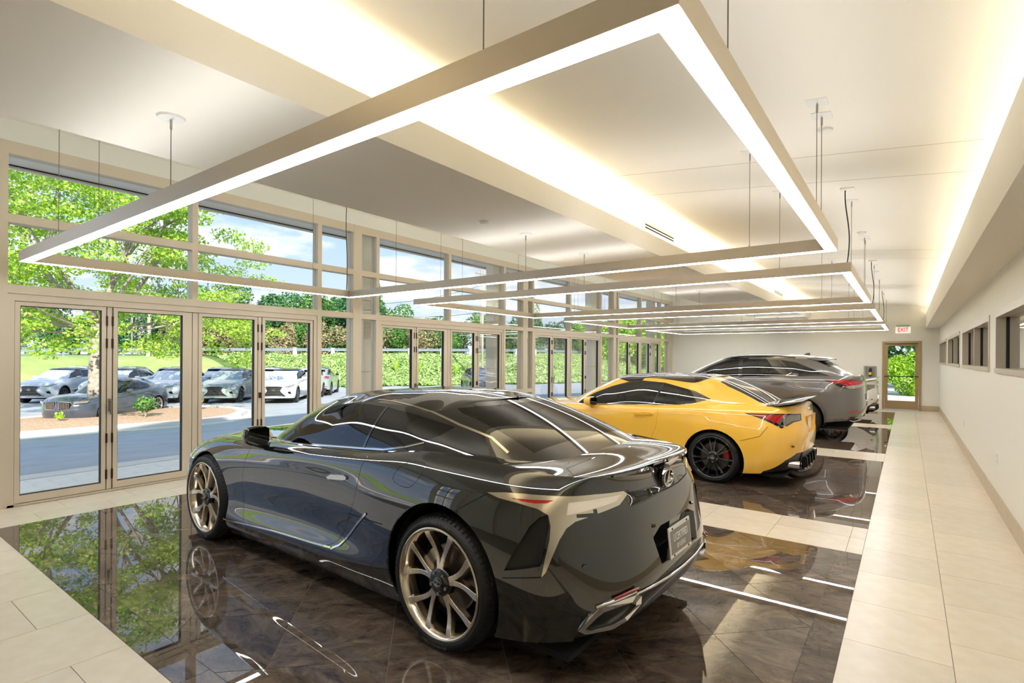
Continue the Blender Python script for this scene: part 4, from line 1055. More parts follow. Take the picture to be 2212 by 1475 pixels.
        ribbon(bv, [(1.95, sy, .925), (1.3, sy, .955), (.83, sy, .985), (.62, sy, 1.0), (.43, sy, 1.035), (.30, sy, 1.07)], (0, sy, 0), .010, .004).build('window_trim', m_chrome, root)
    ribbon(bv, [(-1, y, z) for y, z in ((.43, .905), (.37, .862), (.15, .846), (0, .844), (-.15, .846), (-.37, .862), (-.43, .905))], (-1, 0, 0), .005, .001).build('lid_seam', m_dark, root)
    em = emblem_mesh(.072, .012); em.transform(Matrix.Translation((-.912, 0, .905)) @ Matrix.Rotation(-PI / 2, 4, 'Z') @ Matrix.Rotation(PI / 2 , 4, 'X')); put('rear_emblem', em, m_chrome, root)
    MB().cyl((-.895, 0, .905), (-.911, 0, .905), .074, n=32).build('emblem_base', m_gloss, root)
    # rear plate
    pm = Matrix.Translation((-.985, 0, .578)) @ Matrix.Rotation(-PI / 2, 4, 'Z') @ Matrix.Rotation(PI / 2 - .10, 4, 'X')
    fr = MB().box(-.158, .158, -.082, .082, 0, .008); me = fr.mesh('plate_frame'); me.transform(pm); plate = put('number_plate', me, m_platew, root)
    me = MB().box(-.146, .146, -.062, .062, .008, .0105).mesh('plate_face'); me.transform(pm); put('plate_face', me, m_plateg, plate)
    text_obj('plate_lettering', 'L/CERTIFIED', .058, m_white, pm @ Matrix.Translation((0, .018, .0112)), plate, .0006, sx=.68, offset=.0004)
    text_obj('plate_lettering', 'BY LEXUS', .036, m_white, pm @ Matrix.Translation((.0, -.032, .0112)), plate, .0006, sx=.85)
    for x in (-.11, .11):
        for y in (-.071, .071):
            me = MB().cyl((x, y, .008), (x, y, .011), .006, n=8).mesh('plate_screw'); me.transform(pm); put('plate_screw', me, m_dark, plate)
    # mirrors, interior
    for sy in (1, -1): mirror_housing(root, 1.93, .955, .985, sy, m_lcpaint, m_mirror, .20, .165)
    seat(root, .95, .37, .30, m_seatd, h=.55); seat(root, .95, -.37, .30, m_seatd, h=.55); seat(root, .15, .3, .42, m_seatd, False, .45, .35, .5); seat(root, .15, -.3, .42, m_seatd, False, .45, .35, .5)
    MB().tube([(1.45 + .08 * math.cos(t) * .4, .37 + .18 * math.sin(t), .86 + .18 * math.cos(t)) for t in [2 * PI * i / 20 for i in range(21)]], .015, 6).build('steering_wheel', m_black, root, True)
    MB().box(1.6, 2.2, -.7, .7, .7, .92).build('dashboard', m_black, root)
    MB().box(-.75, 3.5, -.80, .80, .14, .17).build('underbody', m_liner, root)
    wheel_wells(root, ((-.01, .385), (2.835, .37)), .413, .5, .885)
    wm = dict(rim=m_rimlc, spoke=m_spoke, caliper=m_cal0, cal_a=.35, spokes=dict(n=5, a0=6, a1=19, w0=.040, w1=.052, r0=.068, phase=90, twist=0, dish=-.012, waist=-.012))
    for x, sy in ((-.0, 1), (-.0, -1), (2.85, 1), (2.85, -1)):
        w = make_wheel('wheel', root, (x, .815 * sy, .363), sy, .363, .255, .297, 'lc', wm)
        if sy > 0:
            for a0, word in ((90, 'BRIDGESTONE'), (270, 'BRIDGESTONE')):
                objs = []
                for i, ch in enumerate(word):
                    a = math.radians(a0 - 14 + i * 3.1)
                    r = .329
                    mt = Matrix.Translation((r * math.cos(a), .1325, r * math.sin(a))) @ Matrix.Rotation(-(a - PI / 2), 4, 'Y') @ Matrix(((-1, 0, 0, 0), (0, 0, 1, 0), (0, 1, 0, 0), (0, 0, 0, 1)))
                    objs.append((ch, mt))
                bmL = bmesh.new()
                for ch, mt in objs:
                    o = text_obj('t', ch, .022, m_lettering, mt, None, .0006, sx=.95); bmL.from_mesh(o.data); d_ = o.data; bpy.data.objects.remove(o); bpy.data.meshes.remove(d_)
                me = bpy.data.meshes.new('tyre_lettering'); bmL.to_mesh(me); bmL.free(); put('tyre_lettering', me, m_lettering, w.children[0] if w.children[0].name.startswith('tyre') else w)
    C.finish('body', 'roof')
    return root
build_lc()
# ------------------------------------------------------------------ yellow coupe
def rc_levels():
    L = level
    body = [
        L(3.55, 2.95, 2.4, -.92, -.40, 3.4, [(-1, .25), (-.8, .225), (-.4, .17), (.5, .15), (2.3, .14), (3.1, .16), (3.6, .18)], [(-.9, .80), (-.4, .89), (.5, .87), (2.3, .87), (3.6, .82)]),
        L(3.62, 2.95, 2.4, -.96, -.40, 3.2, [(-1, .32), (-.4, .30), (1.2, .29), (3.6, .30)], [(-.9, .84), (-.4, .91), (0, .915), (.5, .905), (1.3, .90), (2.3, .90), (2.73, .91), (3.6, .84)]),
        L(3.66, 2.95, 2.4, -.99, -.40, 3.2, [(-1, .48), (1.2, .45), (3.6, .42)], [(-.9, .85), (-.4, .915), (0, .925), (.6, .902), (1.3, .888), (2.3, .897), (2.73, .917), (3.6, .84)]),
        L(3.66, 2.95, 2.4, -1.0, -.40, 3.2, [(-1, .66), (1.2, .63), (3.6, .50)], [(-.9, .84), (-.4, .905), (0, .925), (.6, .905), (1.3, .895), (2.3, .90), (2.73, .91), (3.2, .88), (3.6, .80)]),
        L(3.65, 2.95, 2.4, -.985, -.40, 3.0, [(-1, .80), (0, .80), (1.3, .775), (2.3, .76), (2.73, .735), (3.6, .58)], [(-.9, .815), (-.4, .875), (0, .905), (.6, .905), (1.3, .898), (2.3, .90), (2.73, .89), (3.2, .86), (3.6, .78)]),
        L(3.62, 2.95, 2.4, -.965, -.40, 3.0, [(-1, .945), (-.4, .935), (0, .925), (.6, .905), (1.3, .885), (2.1, .86), (2.73, .835), (3.2, .77), (3.6, .66)], [(-.9, .76), (-.4, .825), (0, .865), (.6, .885), (1.3, .88), (2.1, .865), (2.73, .84), (3.6, .72)]),
        L(3.58, 2.95, 2.4, -.955, -.40, 3.0, [(-1, 1.015), (-.7, .995), (-.3, 1.0), (.2, .985), (.7, .945), (1.3, .92), (2.1, .885), (2.73, .86), (3.2, .80), (3.6, .68)], [(-.9, .71), (-.3, .76), (.3, .80), (.7, .82), (1.3, .82), (2.1, .79), (2.73, .74), (3.6, .62)], True),
        L(3.56, 2.95, 2.4, -.955, -.40, 3.0, [(-1, 1.035), (-.7, 1.015), (-.4, 1.03), (.5, 1.0), (1.3, .97), (2.1, .93), (2.73, .90), (3.2, .85), (3.6, .70)], [(-1, .38), (4, .38)]),
        L(3.55, 2.95, 2.4, -.955, -.40, 3.0, [(-1, 1.04), (-.7, 1.02), (-.4, 1.04), (.5, 1.0), (1.3, .97), (2.1, .94), (2.73, .91), (3.2, .86), (3.6, .71)], [(-1, 0), (4, 0)])]
    cab = [
        L(2.42, 1.95, 2.3, -.62, -.33, 4.2, [(-.65, 1.0), (-.3, .98), (.3, .96), (.7, .925), (1.3, .895), (2.1, .865), (2.42, .90)], [(-.6, .60), (-.33, .665), (.1, .745), (.7, .80), (1.3, .80), (1.95, .78), (2.4, .73)]),
        L(2.02, 1.70, 2.3, -.24, .04, 4.2, [(-.24, 1.20), (.04, 1.135), (.3, 1.11), (.7, 1.095), (1.3, 1.07), (1.7, 1.05), (2.0, 1.11)], [(-.2, .59), (.06, .64), (.3, .68), (.7, .715), (1.3, .71), (1.7, .695), (2.0, .64)], False, .022),
        L(1.55, 1.33, 2.3, .12, .34, 3.6, [(.12, 1.335), (.2, 1.305), (.34, 1.25), (.7, 1.285), (.95, 1.30), (1.33, 1.272), (1.45, 1.296), (1.55, 1.315)], [(.12, .50), (.34, .553), (.75, .59), (1.05, .60), (1.33, .585), (1.55, .55)], True),
        L(1.57, 1.33, 2.3, .10, .34, 3.6, [(.1, 1.342), (.36, 1.335), (.9, 1.355), (1.35, 1.33), (1.57, 1.318)], [(.1, .33), (.4, .36), (1.6, .36)]),
        L(1.58, 1.33, 2.3, .10, .34, 3.6, [(.1, 1.346), (.4, 1.357), (.9, 1.37), (1.35, 1.34), (1.58, 1.322)], [(0, 0), (4, 0)])]
    return body, cab
m_yel = M('yellow_paint', '#ffc84c', .2, coat=1.)
m_carb = M('carbon_roof', (.012, .012, .013), .06, coat=1., ior=1.6)
m_spkb = M('black_wheel', (.012, .012, .013), .12, coat=1.); m_greywall = m_rubber
m_whitep = M('pearl_white_paint', '#e6e3dc', .2, coat=1.)
m_greyp = M('graphite_paint', '#6e6a67', .22, .3, coat=1.)
m_cladd = M('wheel_arch_trim', '#5c5957', .35, .3); m_lens2 = M('lamp_smoke', '#7f7b74', .1, .4, coat=1.)
from mathutils.bvhtree import BVHTree
def build_rc(origin, th, label, paint, lowres=False):
    root = empty('coupe', (*origin, 0), PI - math.radians(th)); tag(root, label, 'car')
    body, cab = rc_levels(); C = Cutter(body, cab, root, paint, (30, 100, 30), 7)
    bv = [BVHTree.FromBMesh(C.b), BVHTree.FromBMesh(C.c)]
    low = lambda c, sy: c.y * sy > .42
    for sy in (1, -1):
        for cx, cz, r in ((0, .30, .383), (2.73, .30, .378)):
            C.drop(C.b, C.take(C.b, side(*arc(cx, cz, r, n=40)), (0, 1, 0), sy, th=-.2, lim=low))
        C.part('side_window', C.c, side((2.05, .90), (1.83, 1.035), (1.54, 1.15), (1.3, 1.222), (1.07, 1.25), (.755, 1.232), (.845, .965), (1.3, .935), (1.8, .905)), (0, 1, 0), m_tint, sy, depth=.004)
        C.part('quarter_window', C.c, side((.735, 1.228), (.5, 1.183), (.3, 1.13), (.2, 1.085), (.22, 1.055), (.35, 1.0), (.5, .975), (.825, .963)), (0, 1, 0), m_tint, sy, depth=.004)
        C.part('window_frame', C.c, side((2.16, .865), (1.84, 1.05), (1.55, 1.165), (1.3, 1.236), (1.07, 1.264), (.74, 1.244), (.3, 1.145), (.085, 1.052), (.27, .995), (.45, .95), (.75, .915), (1.3, .89)), (0, 1, 0), m_gloss, sy)
    C.part('windscreen', C.c, [(0, a, b) for a, b in ((-.70, .93), (-.35, .88), (.35, .88), (.70, .93), (.565, 1.255), (.3, 1.302), (0, 1.31), (-.3, 1.302), (-.565, 1.255))], (1, 0, .25), m_tint, depth=.004, th=.2)
    C.part('rear_window', C.c, [(x, y, 1.1) for x, y in ((.09, -.46), (.09, .46), (-.05, .51), (-.50, .555), (-.60, .5), (-.60, -.5), (-.50, -.555), (-.05, -.51))], (-.35, 0, 1), m_tint, depth=.004, th=.1)
    C.seg_part('roof_panel', C.c, 1, m_carb)
    q = (-1, 1, 0)
    for sy in (1, -1):
        d = C.panel('door', C.b, side((2.10, .875), (1.4, .90), (.735, .948), (.737, .80), (.755, .66), (.81, .53), (.88, .41), (.98, .32), (1.1, .28), (1.9, .25), (2.12, .27), (2.2, .40), (2.22, .6), (2.19, .76)), (0, 1, 0), paint, sy, smooth=1, keep=(0, 2))
        R_ = [[(x, (.897 + .022 * k) * sy, .822 + b * .022 * math.sin(a) if False else .822 + .024 * math.sin(a) * kk) for a, x in [(0, 1.07)]] for k, kk in ()]
        MB().prism([(1.07, .815), (1.0, .838), (.9, .845), (.82, .838), (.79, .825), (.85, .812), (.95, .803), (1.03, .804)], .885 * sy, .925 * sy, 1).build('handle', paint, d)
        if sy > 0: C.panel('fuel_door', C.b, side((.0, .935), (-.21, .95), (-.225, .82), (.01, .805)), (0, 1, .2), paint, sy, gap=.0018, smooth=2)
        C.part('tail_lamp_red', C.b, [(-.46, .87, .898), (-.70, .82, .905), (-.82, .74, .905), (-.80, .77, .85), (-.76, .80, .80), (-.60, .85, .865)], q, m_redlens, sy, move=.003, depth=.005)
        C.part('tail_lamp_lens', C.b, [(-.822, .74, .905), (-.955, .50, .898), (-.952, .51, .84), (-.90, .65, .825), (-.83, .75, .78), (-.80, .775, .77), (-.765, .80, .795), (-.805, .77, .85)], q, m_lens2, sy, move=.003, depth=.005)
        C.part('tail_lamp_housing', C.b, [(-.40, .875, .908), (-.70, .82, .917), (-.84, .73, .917), (-.97, .48, .91), (-.968, .48, .83), (-.91, .65, .812), (-.84, .745, .765), (-.79, .785, .742), (-.745, .815, .775), (-.59, .86, .85)], q, m_gloss, sy, move=.001)
        C.part('corner_vent', C.b, side((-.72, .52), (-.735, .53), (-.64, .24), (-.615, .245)), (-.6, 1, 0), m_dark, sy, move=-.008)
    C.panel('trunk_lid', C.b, [(-.62, -.62, 1), (-.62, .62, 1), (-.75, .68, 1), (-1.1, .66, 1), (-1.1, -.66, 1), (-.75, -.68, 1)], (0, 0, 1), paint, th=.5)
    rec = [(-.30, .87), (.30, .87), (.27, .66), (-.27, .66)]
    C.drop(C.b, C.take(C.b, [(0, a, b) for a, b in rec], (-1, 0, 0)))
    v = [(-.985, a, b) for a, b in rec] + [(-.93, a * .9, b) for a, b in rec]
    MB().add(v, [(i, (i + 1) % 4, 4 + (i + 1) % 4, 4 + i) for i in range(4)] + [(4, 5, 6, 7)]).build('plate_recess', paint, root)
    pl = MB().box(-.955, -.94, -.155, .155, .68, .84).build('number_plate', m_platew, root); MB().box(-.958, -.955, -.14, .14, .695, .825).build('plate_face', m_platew, pl)
    # lower apron
    fs = C.take(C.b, [(0, a, b) for a, b in ((-.60, .44), (.60, .44), (.74, .36), (.86, .22), (.86, .1), (-.86, .1), (-.86, .22), (-.74, .36))], (-1, 0, 0), th=.1)
    put('rear_diffuser', bm_mesh('rear_diffuser', C.b, fs, -.015), bpy.data.materials['diffuser_black'], root); C.drop(C.b, fs)
    for y in (-.3, -.1, .1, .3): MB().prism([(-.98, .36), (-.99, .24), (-.86, .16), (-.80, .18), (-.85, .34)], y - .008, y + .008, 1).build('diffuser_fin', bpy.data.materials['diffuser_black'], root)
    for sy in (1, -1):
        for y, z in ((.62, .30), (.50, .275)):
            MB().cyl((-.80, y * sy, z), (-.955, y * sy, z), .052, n=20, caps=False).cyl((-.81, y * sy, z), (-.815, y * sy, z), .05, n=20).build('exhaust_pipe', m_chrome, root, True)
        ribbon(bv, [(-.37, sy, .57), (-.6, sy, .64), (-.70, sy, .76)], (-.4, sy, 0), .005, .001).build('body_seam', m_dark, root)
        MB().cyl((-.88, .70 * sy, .53), (-.90, .715 * sy, .53), .013, n=12).build('parking_sensor', m_cladd, root)
        ribbon(bv, [(.745, sy, 1.235), (.84, sy, .955)], (0, sy, 0), .030, .003).build('door_pillar', m_gloss, root)
        mirror_housing(root, 1.72, .985, .955, sy, paint, m_mirror, .23, .15)
        ribbon(bv, [(2.0, sy, .885), (1.3, sy, .915), (.8, sy, .945), (.45, sy, .962)], (0, sy, 0), .012, .003).build('window_trim', m_gloss, root)
    for k in ('wing',):
        if paint is m_yel:
            n = 14; sec = [(-.60, 1.03), (-.78, 1.062), (-1.0, 1.10), (-1.005, 1.09), (-.8, 1.035), (-.68, 1.005)]
            m = MB(); v = []
            for i in range(n + 1):
                y = -.70 + 1.4 * i / n; e = abs(y / .70) ** 6
                v += [(x + .05 * abs(y / .7) ** 2 - e * .02, y, z - .022 * (y / .7) ** 2 - e * .012 * (1 if j < 3 else 0)) for j, (x, z) in enumerate(sec)]
            kq = len(sec)
            m.add(v, [(r * kq + i, r * kq + (i + 1) % kq, (r + 1) * kq + (i + 1) % kq, (r + 1) * kq + i) for r in range(n) for i in range(kq)] + [tuple(range(kq)), tuple(range(n * kq, n * kq + kq))]).build('spoiler', m_carb, root, True)
    em = emblem_mesh(.065, .01); em.transform(Matrix.Translation((-.972, 0, .96)) @ Matrix.Rotation(-PI / 2, 4, 'Z') @ Matrix.Rotation(PI / 2, 4, 'X')); put('rear_emblem', em, m_chrome, root)
    for y in (.37, -.37): seat(root, .95, y, .27, m_seatl if paint is m_yel else m_seatd, h=.58)
    for y in (.3, -.3): seat(root, .2, y, .40, m_seatd, False, .45, .35, .48)
    MB().tube([(1.5 + .03 * math.cos(t), .37 + .18 * math.sin(t), .85 + .18 * math.cos(t)) for t in [2 * PI * i / 20 for i in range(21)]], .015, 6).build('steering_wheel', m_black, root, True)
    MB().box(1.62, 2.2, -.7, .7, .66, .885).build('dashboard', m_black, root)
    MB().box(-.8, 3.35, -.78, .78, .15, .18).build('underbody', m_liner, root)
    wheel_wells(root, ((0, .30), (2.73, .30)), .382, .5, .89)
    wm = dict(rim=m_spkb, spoke=m_spkb, caliper=m_calr, cal_a=2.5, spokes=dict(n=7, a0=8, a1=9.5, w0=.022, w1=.024, r0=.078, phase=90, lin=True))
    for x, sy in ((0, 1), (0, -1), (2.73, 1), (2.73, -1)):
        make_wheel('wheel', root, (x, .785 * sy, .325), sy, .325, .265, .262, 'rc', wm)
    C.finish('body', 'cabin_shell')
    return root
yc = build_rc((-1.98, 7.93), 1.0, 'bright yellow coupe with black roof, black wheels and black spoiler', m_yel)
def recolour(o, a, b):
    """same meshes, another paint on this copy"""
    for c in [o] + list(o.children_recursive):
        for s_ in c.material_slots:
            if s_.material == a: s_.link = 'OBJECT'; s_.material = b
wc = copy_tree(yc); wc['label'] = 'pearl white coupe at the far end, mostly hidden by the grey SUV'; wc.location = (-1.62, 17.65, 0)
recolour(wc, m_yel, m_whitep); recolour(wc, m_carb, m_whitep)
# ------------------------------------------------------------------ grey SUV and the cars outside
def rx_levels():
    L = level
    body = [
        L(3.70, 3.15, 2.4, -.98, -.50, 3.2, [(-1.1, .43), (-.5, .36), (0, .26), (.5, .23), (2.3, .23), (2.8, .25), (3.3, .27), (3.9, .30)], [(-.9, .84), (-.4, .905), (.5, .89), (2.3, .89), (3.9, .83)]),
        L(3.80, 3.15, 2.4, -1.04, -.50, 3.0, [(-1.1, .50), (-.4, .46), (1.4, .44), (3.9, .46)], [(-.9, .86), (-.4, .925), (0, .94), (.6, .92), (1.4, .91), (2.2, .915), (2.79, .94), (3.3, .92), (3.8, .86)]),
        L(3.83, 3.15, 2.4, -1.07, -.50, 3.0, [(-1.1, .66), (0, .64), (1.4, .62), (3.9, .60)], [(-.9, .86), (-.4, .925), (0, .945), (.6, .92), (1.4, .905), (2.2, .915), (2.79, .945), (3.3, .92), (3.8, .84)]),
        L(3.83, 3.15, 2.4, -1.065, -.50, 3.0, [(-1.1, .82), (1.4, .81), (3.3, .76), (3.9, .68)], [(-.9, .85), (-.4, .92), (0, .945), (.6, .93), (1.4, .915), (2.2, .918), (2.79, .94), (3.3, .91), (3.8, .82)]),
        L(3.80, 3.15, 2.4, -1.06, -.50, 3.0, [(-1.1, 1.0), (2.0, .98), (2.79, .94), (3.3, .87), (3.8, .76)], [(-.9, .835), (-.4, .905), (0, .935), (.6, .935), (1.4, .92), (2.2, .92), (2.79, .925), (3.3, .89), (3.8, .80)]),
        L(3.76, 3.15, 2.4, -1.04, -.50, 3.0, [(-1.1, 1.17), (-.4, 1.18), (.3, 1.18), (1.4, 1.155), (2.2, 1.13), (2.79, 1.07), (3.3, .98), (3.8, .85)], [(-.9, .79), (-.4, .86), (0, .89), (.6, .90), (1.4, .89), (2.2, .87), (2.79, .85), (3.3, .80), (3.8, .72)]),
        L(3.70, 3.15, 2.4, -.98, -.50, 3.0, [(-1.1, 1.265), (-.4, 1.25), (.3, 1.235), (1.4, 1.205), (2.1, 1.175), (2.5, 1.145), (2.79, 1.11), (3.3, 1.02), (3.8, .89)], [(-.9, .72), (0, .82), (.6, .83), (1.4, .82), (2.2, .80), (2.79, .74), (3.8, .62)], True),
        L(3.68, 3.15, 2.4, -.98, -.50, 3.0, [(-1.1, 1.275), (.3, 1.25), (1.4, 1.22), (2.1, 1.19), (2.5, 1.165), (2.79, 1.135), (3.3, 1.05), (3.8, .91)], [(-2, .38), (4, .38)]),
        L(3.68, 3.15, 2.4, -.98, -.50, 3.0, [(-1.1, 1.28), (.3, 1.25), (1.4, 1.22), (2.1, 1.19), (2.5, 1.17), (2.79, 1.145), (3.3, 1.06), (3.8, .92)], [(-2, 0), (4, 0)])]
    cab = [
        L(2.55, 2.1, 2.3, -.90, -.64, 4.2, [(-.9, 1.25), (-.3, 1.235), (.3, 1.21), (1.4, 1.18), (2.1, 1.15), (2.55, 1.165)], [(-.9, .66), (-.5, .73), (0, .805), (.6, .82), (1.4, .81), (2.1, .785), (2.5, .74)]),
        L(2.12, 1.78, 2.3, -.58, -.36, 4.2, [(-.6, 1.44), (-.36, 1.42), (0, 1.41), (.6, 1.40), (1.3, 1.39), (1.78, 1.365), (2.1, 1.41)], [(-.6, .62), (-.36, .67), (0, .72), (.6, .745), (1.3, .74), (1.78, .71), (2.1, .66)], False, .025),
        L(1.62, 1.38, 2.3, -.20, -.02, 3.6, [(-.2, 1.615), (-.02, 1.58), (.3, 1.60), (.8, 1.612), (1.38, 1.585), (1.62, 1.62)], [(-.2, .58), (-.02, .61), (.3, .63), (.8, .64), (1.38, .62), (1.6, .58)], True),
        L(1.63, 1.38, 2.3, -.22, -.02, 3.6, [(-.22, 1.63), (0, 1.65), (.8, 1.675), (1.4, 1.65), (1.63, 1.625)], [(-1, .38), (4, .38)]),
        L(1.64, 1.38, 2.3, -.22, -.02, 3.6, [(-.22, 1.635), (0, 1.665), (.8, 1.69), (1.4, 1.665), (1.64, 1.63)], [(-1, 0), (4, 0)])]
    return body, cab
def build_rx(origin, rz, label, paint, lot=False):
    root = empty('suv', (*origin, 0), rz); tag(root, label, 'car')
    body, cab = rx_levels(); C = Cutter(body, cab, root, paint, (14, 44, 14) if lot else (26, 84, 26), 3 if lot else 6)
    bv = [BVHTree.FromBMesh(C.b), BVHTree.FromBMesh(C.c)]
    low = lambda c, sy: c.y * sy > .42
    n = 20 if lot else 36
    for sy in (1, -1):
        for cx in (0, 2.79):
            C.drop(C.b, C.take(C.b, side(*arc(cx, .40, .425, n=n)), (0, 1, 0), sy, th=-.2, lim=low))
            C.part('arch_trim', C.b, side(*arc(cx, .40, .475, n=n)), (0, 1, 0), m_cladd, sy, move=.004, th=.2, lim=low)
        C.part('side_window', C.c, side((2.10, 1.205), (1.84, 1.40), (1.5, 1.525), (1.22, 1.565), (1.20, 1.215)), (0, 1, 0), m_tint, sy, depth=.004)
        C.part('side_window', C.c, side((1.11, 1.215), (1.13, 1.568), (.6, 1.568), (.44, 1.555), (.31, 1.43), (.18, 1.31), (.30, 1.235)), (0, 1, 0), m_tint, sy, depth=.004)
        C.part('quarter_window', C.c, side((.39, 1.553), (.30, 1.47), (.13, 1.295), (-.36, 1.275), (-.20, 1.385), (.1, 1.50)), (0, 1, 0), m_tint, sy, depth=.004)
        C.part('window_frame', C.c, side((2.2, 1.175), (1.85, 1.418), (1.5, 1.543), (1.2, 1.583), (.6, 1.585), (.44, 1.575), (.1, 1.515), (-.3, 1.34), (-.5, 1.25), (.3, 1.215), (1.2, 1.19)), (0, 1, 0), m_gloss, sy)
    C.part('windscreen', C.c, [(0, a, b) for a, b in ((-.70, 1.21), (-.35, 1.15), (.35, 1.15), (.70, 1.21), (.59, 1.565), (.3, 1.605), (0, 1.61), (-.3, 1.605), (-.59, 1.565))], (1, 0, .25), m_tint, depth=.004, th=.2)
    C.part('rear_window', C.c, [(0, a, b) for a, b in ((-.64, 1.285), (.64, 1.285), (.56, 1.56), (.3, 1.585), (-.3, 1.585), (-.56, 1.56))], (-1, 0, .3), m_tint, depth=.004, th=.2)
    q = (-1, 1, 0)
    for sy in (1, -1):
        if not lot:
            d1 = C.panel('door', C.b, side((1.14, 1.19), (.19, 1.225), (.12, 1.15), (.10, 1.0), (.14, .88), (.30, .78), (.44, .62), (.50, .45), (1.15, .43)), (0, 1, 0), paint, sy, smooth=1, keep=(0, 8))
            d2 = C.panel('door', C.b, side((2.10, 1.16), (1.16, 1.19), (1.17, .43), (2.1, .41), (2.24, .5), (2.28, .8), (2.22, 1.05)), (0, 1, 0), paint, sy, smooth=1, keep=(1, 2))
            for d_, x in ((d1, .26), (d2, 1.24)):
                MB().prism([(x + .28, 1.075), (x + .2, 1.098), (x + .08, 1.105), (x - .01, 1.095), (x + .02, 1.075), (x + .14, 1.06)], .90 * sy, .955 * sy, 1).build('handle', paint, d_)
            if sy > 0: C.panel('fuel_door', C.b, side((-.17, 1.08), (-.36, 1.085), (-.36, .955), (-.17, .945)), (0, 1, .1), paint, sy, gap=.002, smooth=2)
        C.part('tail_lamp_red', C.b, [(-.47, .87, 1.16), (-.75, .80, 1.185), (-.95, .62, 1.165), (-1.03, .40, 1.14), (-1.03, .40, 1.11), (-.97, .62, 1.09), (-.80, .80, 1.07)], q, m_redlens, sy, move=.004, depth=.006)
        C.part('tail_lamp_lens', C.b, [(-.80, .80, 1.068), (-.97, .62, 1.088), (-1.03, .40, 1.108), (-1.03, .40, 1.08), (-.98, .62, 1.03), (-.86, .78, 1.01), (-.72, .84, 1.05)], q, m_clear, sy, move=.004, depth=.006)
        C.part('tail_lamp_housing', C.b, [(-.42, .875, 1.165), (-.75, .80, 1.197), (-.95, .62, 1.178), (-1.04, .38, 1.15), (-1.04, .38, 1.07), (-.98, .62, 1.018), (-.86, .78, .998), (-.70, .85, 1.04)], q, m_gloss, sy)
        C.part('bumper_reflector', C.b, [(-.80, .80, .585), (-.98, .60, .60), (-.98, .60, .57), (-.82, .80, .545)], q, m_reflector, sy, move=.002)
        f = (1, .8, 0)
        C.part('headlamp', C.b, [(3.10, .86, .985), (3.35, .80, .955), (3.62, .60, .88), (3.70, .46, .845), (3.70, .46, .82), (3.60, .64, .80), (3.40, .80, .86)], f, m_clear, sy, move=.003, depth=.005)
        C.part('fog_lamp_recess', C.b, [(3.55, .70, .62), (3.66, .60, .60), (3.62, .64, .50), (3.5, .75, .48)], f, m_dark, sy, move=-.004)
    gr = [(-.40, .85), (-.2, .87), (.2, .87), (.40, .85), (.30, .67), (.36, .56), (.54, .40), (-.54, .40), (-.36, .56), (-.30, .67)]
    fs = C.take(C.b, [(0, a, b) for a, b in gr], (1, 0, 0), 1, th=.2)
    g_ = put('grille', bm_mesh('grille', C.b, fs, -.012), m_dark, root); C.drop(C.b, fs)
    MB().tube([(3.83 - abs(a) ** 2 * .28, a, b) for a, b in gr + gr[:1]], .013, 5).build('grille_surround', m_chrome, g_)
    for i in range(8):
        z = .44 + i * .052; w_ = .46 - .16 * math.sin(PI * min(1, (z - .40) / .47)) if z < .67 else .30 + (z - .67) * .5
        MB().tube([(3.835 - a * a * .25, a, z) for a in (-w_, -w_ / 2, 0, w_ / 2, w_)], .008, 4).build('grille_bar', m_steel, g_)
    em = emblem_mesh(.075, .01); em.transform(Matrix.Translation((3.845, 0, .70)) @ Matrix.Rotation(PI / 2, 4, 'Z') @ Matrix.Rotation(PI / 2, 4, 'X')); put('front_emblem', em, m_chrome, g_)
    fs = C.take(C.b, [(0, a, b) for a, b in ((-.78, .48), (.78, .48), (.80, .30), (-.80, .30))], (-1, 0, 0), th=.1)
    put('rear_apron', bm_mesh('rear_apron', C.b, fs, -.006), M('apron', '#161616', .4) if 'apron' not in bpy.data.materials else bpy.data.materials['apron'], root); C.drop(C.b, fs)
    # roof spoiler, fin, mirrors, exhausts
    nseg = 8; sec = [(-.10, 1.635), (-.32, 1.64), (-.54, 1.605), (-.54, 1.585), (-.30, 1.58)]
    v = []
    for i in range(nseg + 1):
        y = -.60 + 1.2 * i / nseg; v += [(x + .12 * (y / .6) ** 2 * (1 if x < -.2 else .2), y, z - .035 * (y / .6) ** 2) for x, z in sec]
    kq = len(sec)
    MB().add(v, [(r * kq + i, r * kq + (i + 1) % kq, (r + 1) * kq + (i + 1) % kq, (r + 1) * kq + i) for r in range(nseg) for i in range(kq)] + [tuple(range(kq)), tuple(range(nseg * kq, nseg * kq + kq))]).build('roof_spoiler', paint, root, True)
    MB().prism([(.12, 1.655), (-.06, 1.65), (-.05, 1.715), (.0, 1.71)], -.012, .012, 1).build('antenna_fin', paint, root)
    for sy in (1, -1):
        ribbon(bv, [(1.165, sy, 1.575), (1.155, sy, 1.21)], (0, sy, 0), .08, .003).build('door_pillar', m_gloss, root)
        mirror_housing(root, 1.83, 1.0, 1.22, sy, m_gloss if not lot else paint, m_mirror, .24, .16)
        MB().tube([(.1 + .03, .6 * sy, 1.615), (.5, .60 * sy, 1.645), (1.1, .60 * sy, 1.64), (1.4, .585 * sy, 1.60)], .014, 5).build('roof_rail', m_gloss, root, True)
        MB().tube([(-.76, .80 * sy, .43), (-.93, .62 * sy, .45), (-1.02, .40 * sy, .47), (-.99, .44 * sy, .40), (-.88, .66 * sy, .375), (-.76, .80 * sy, .43)], .012, 5).build('exhaust_finisher', m_chrome, root, True)
        ribbon(bv, [(2.1, sy, 1.19), (1.2, sy, 1.205), (.3, sy, 1.225), (.17, sy, 1.30)], (0, sy, 0), .012, .004).build('window_trim', m_chrome, root)
    MB().box(-1.085, -1.07, -.16, .16, .78, .90).build('number_plate', m_platew, root)
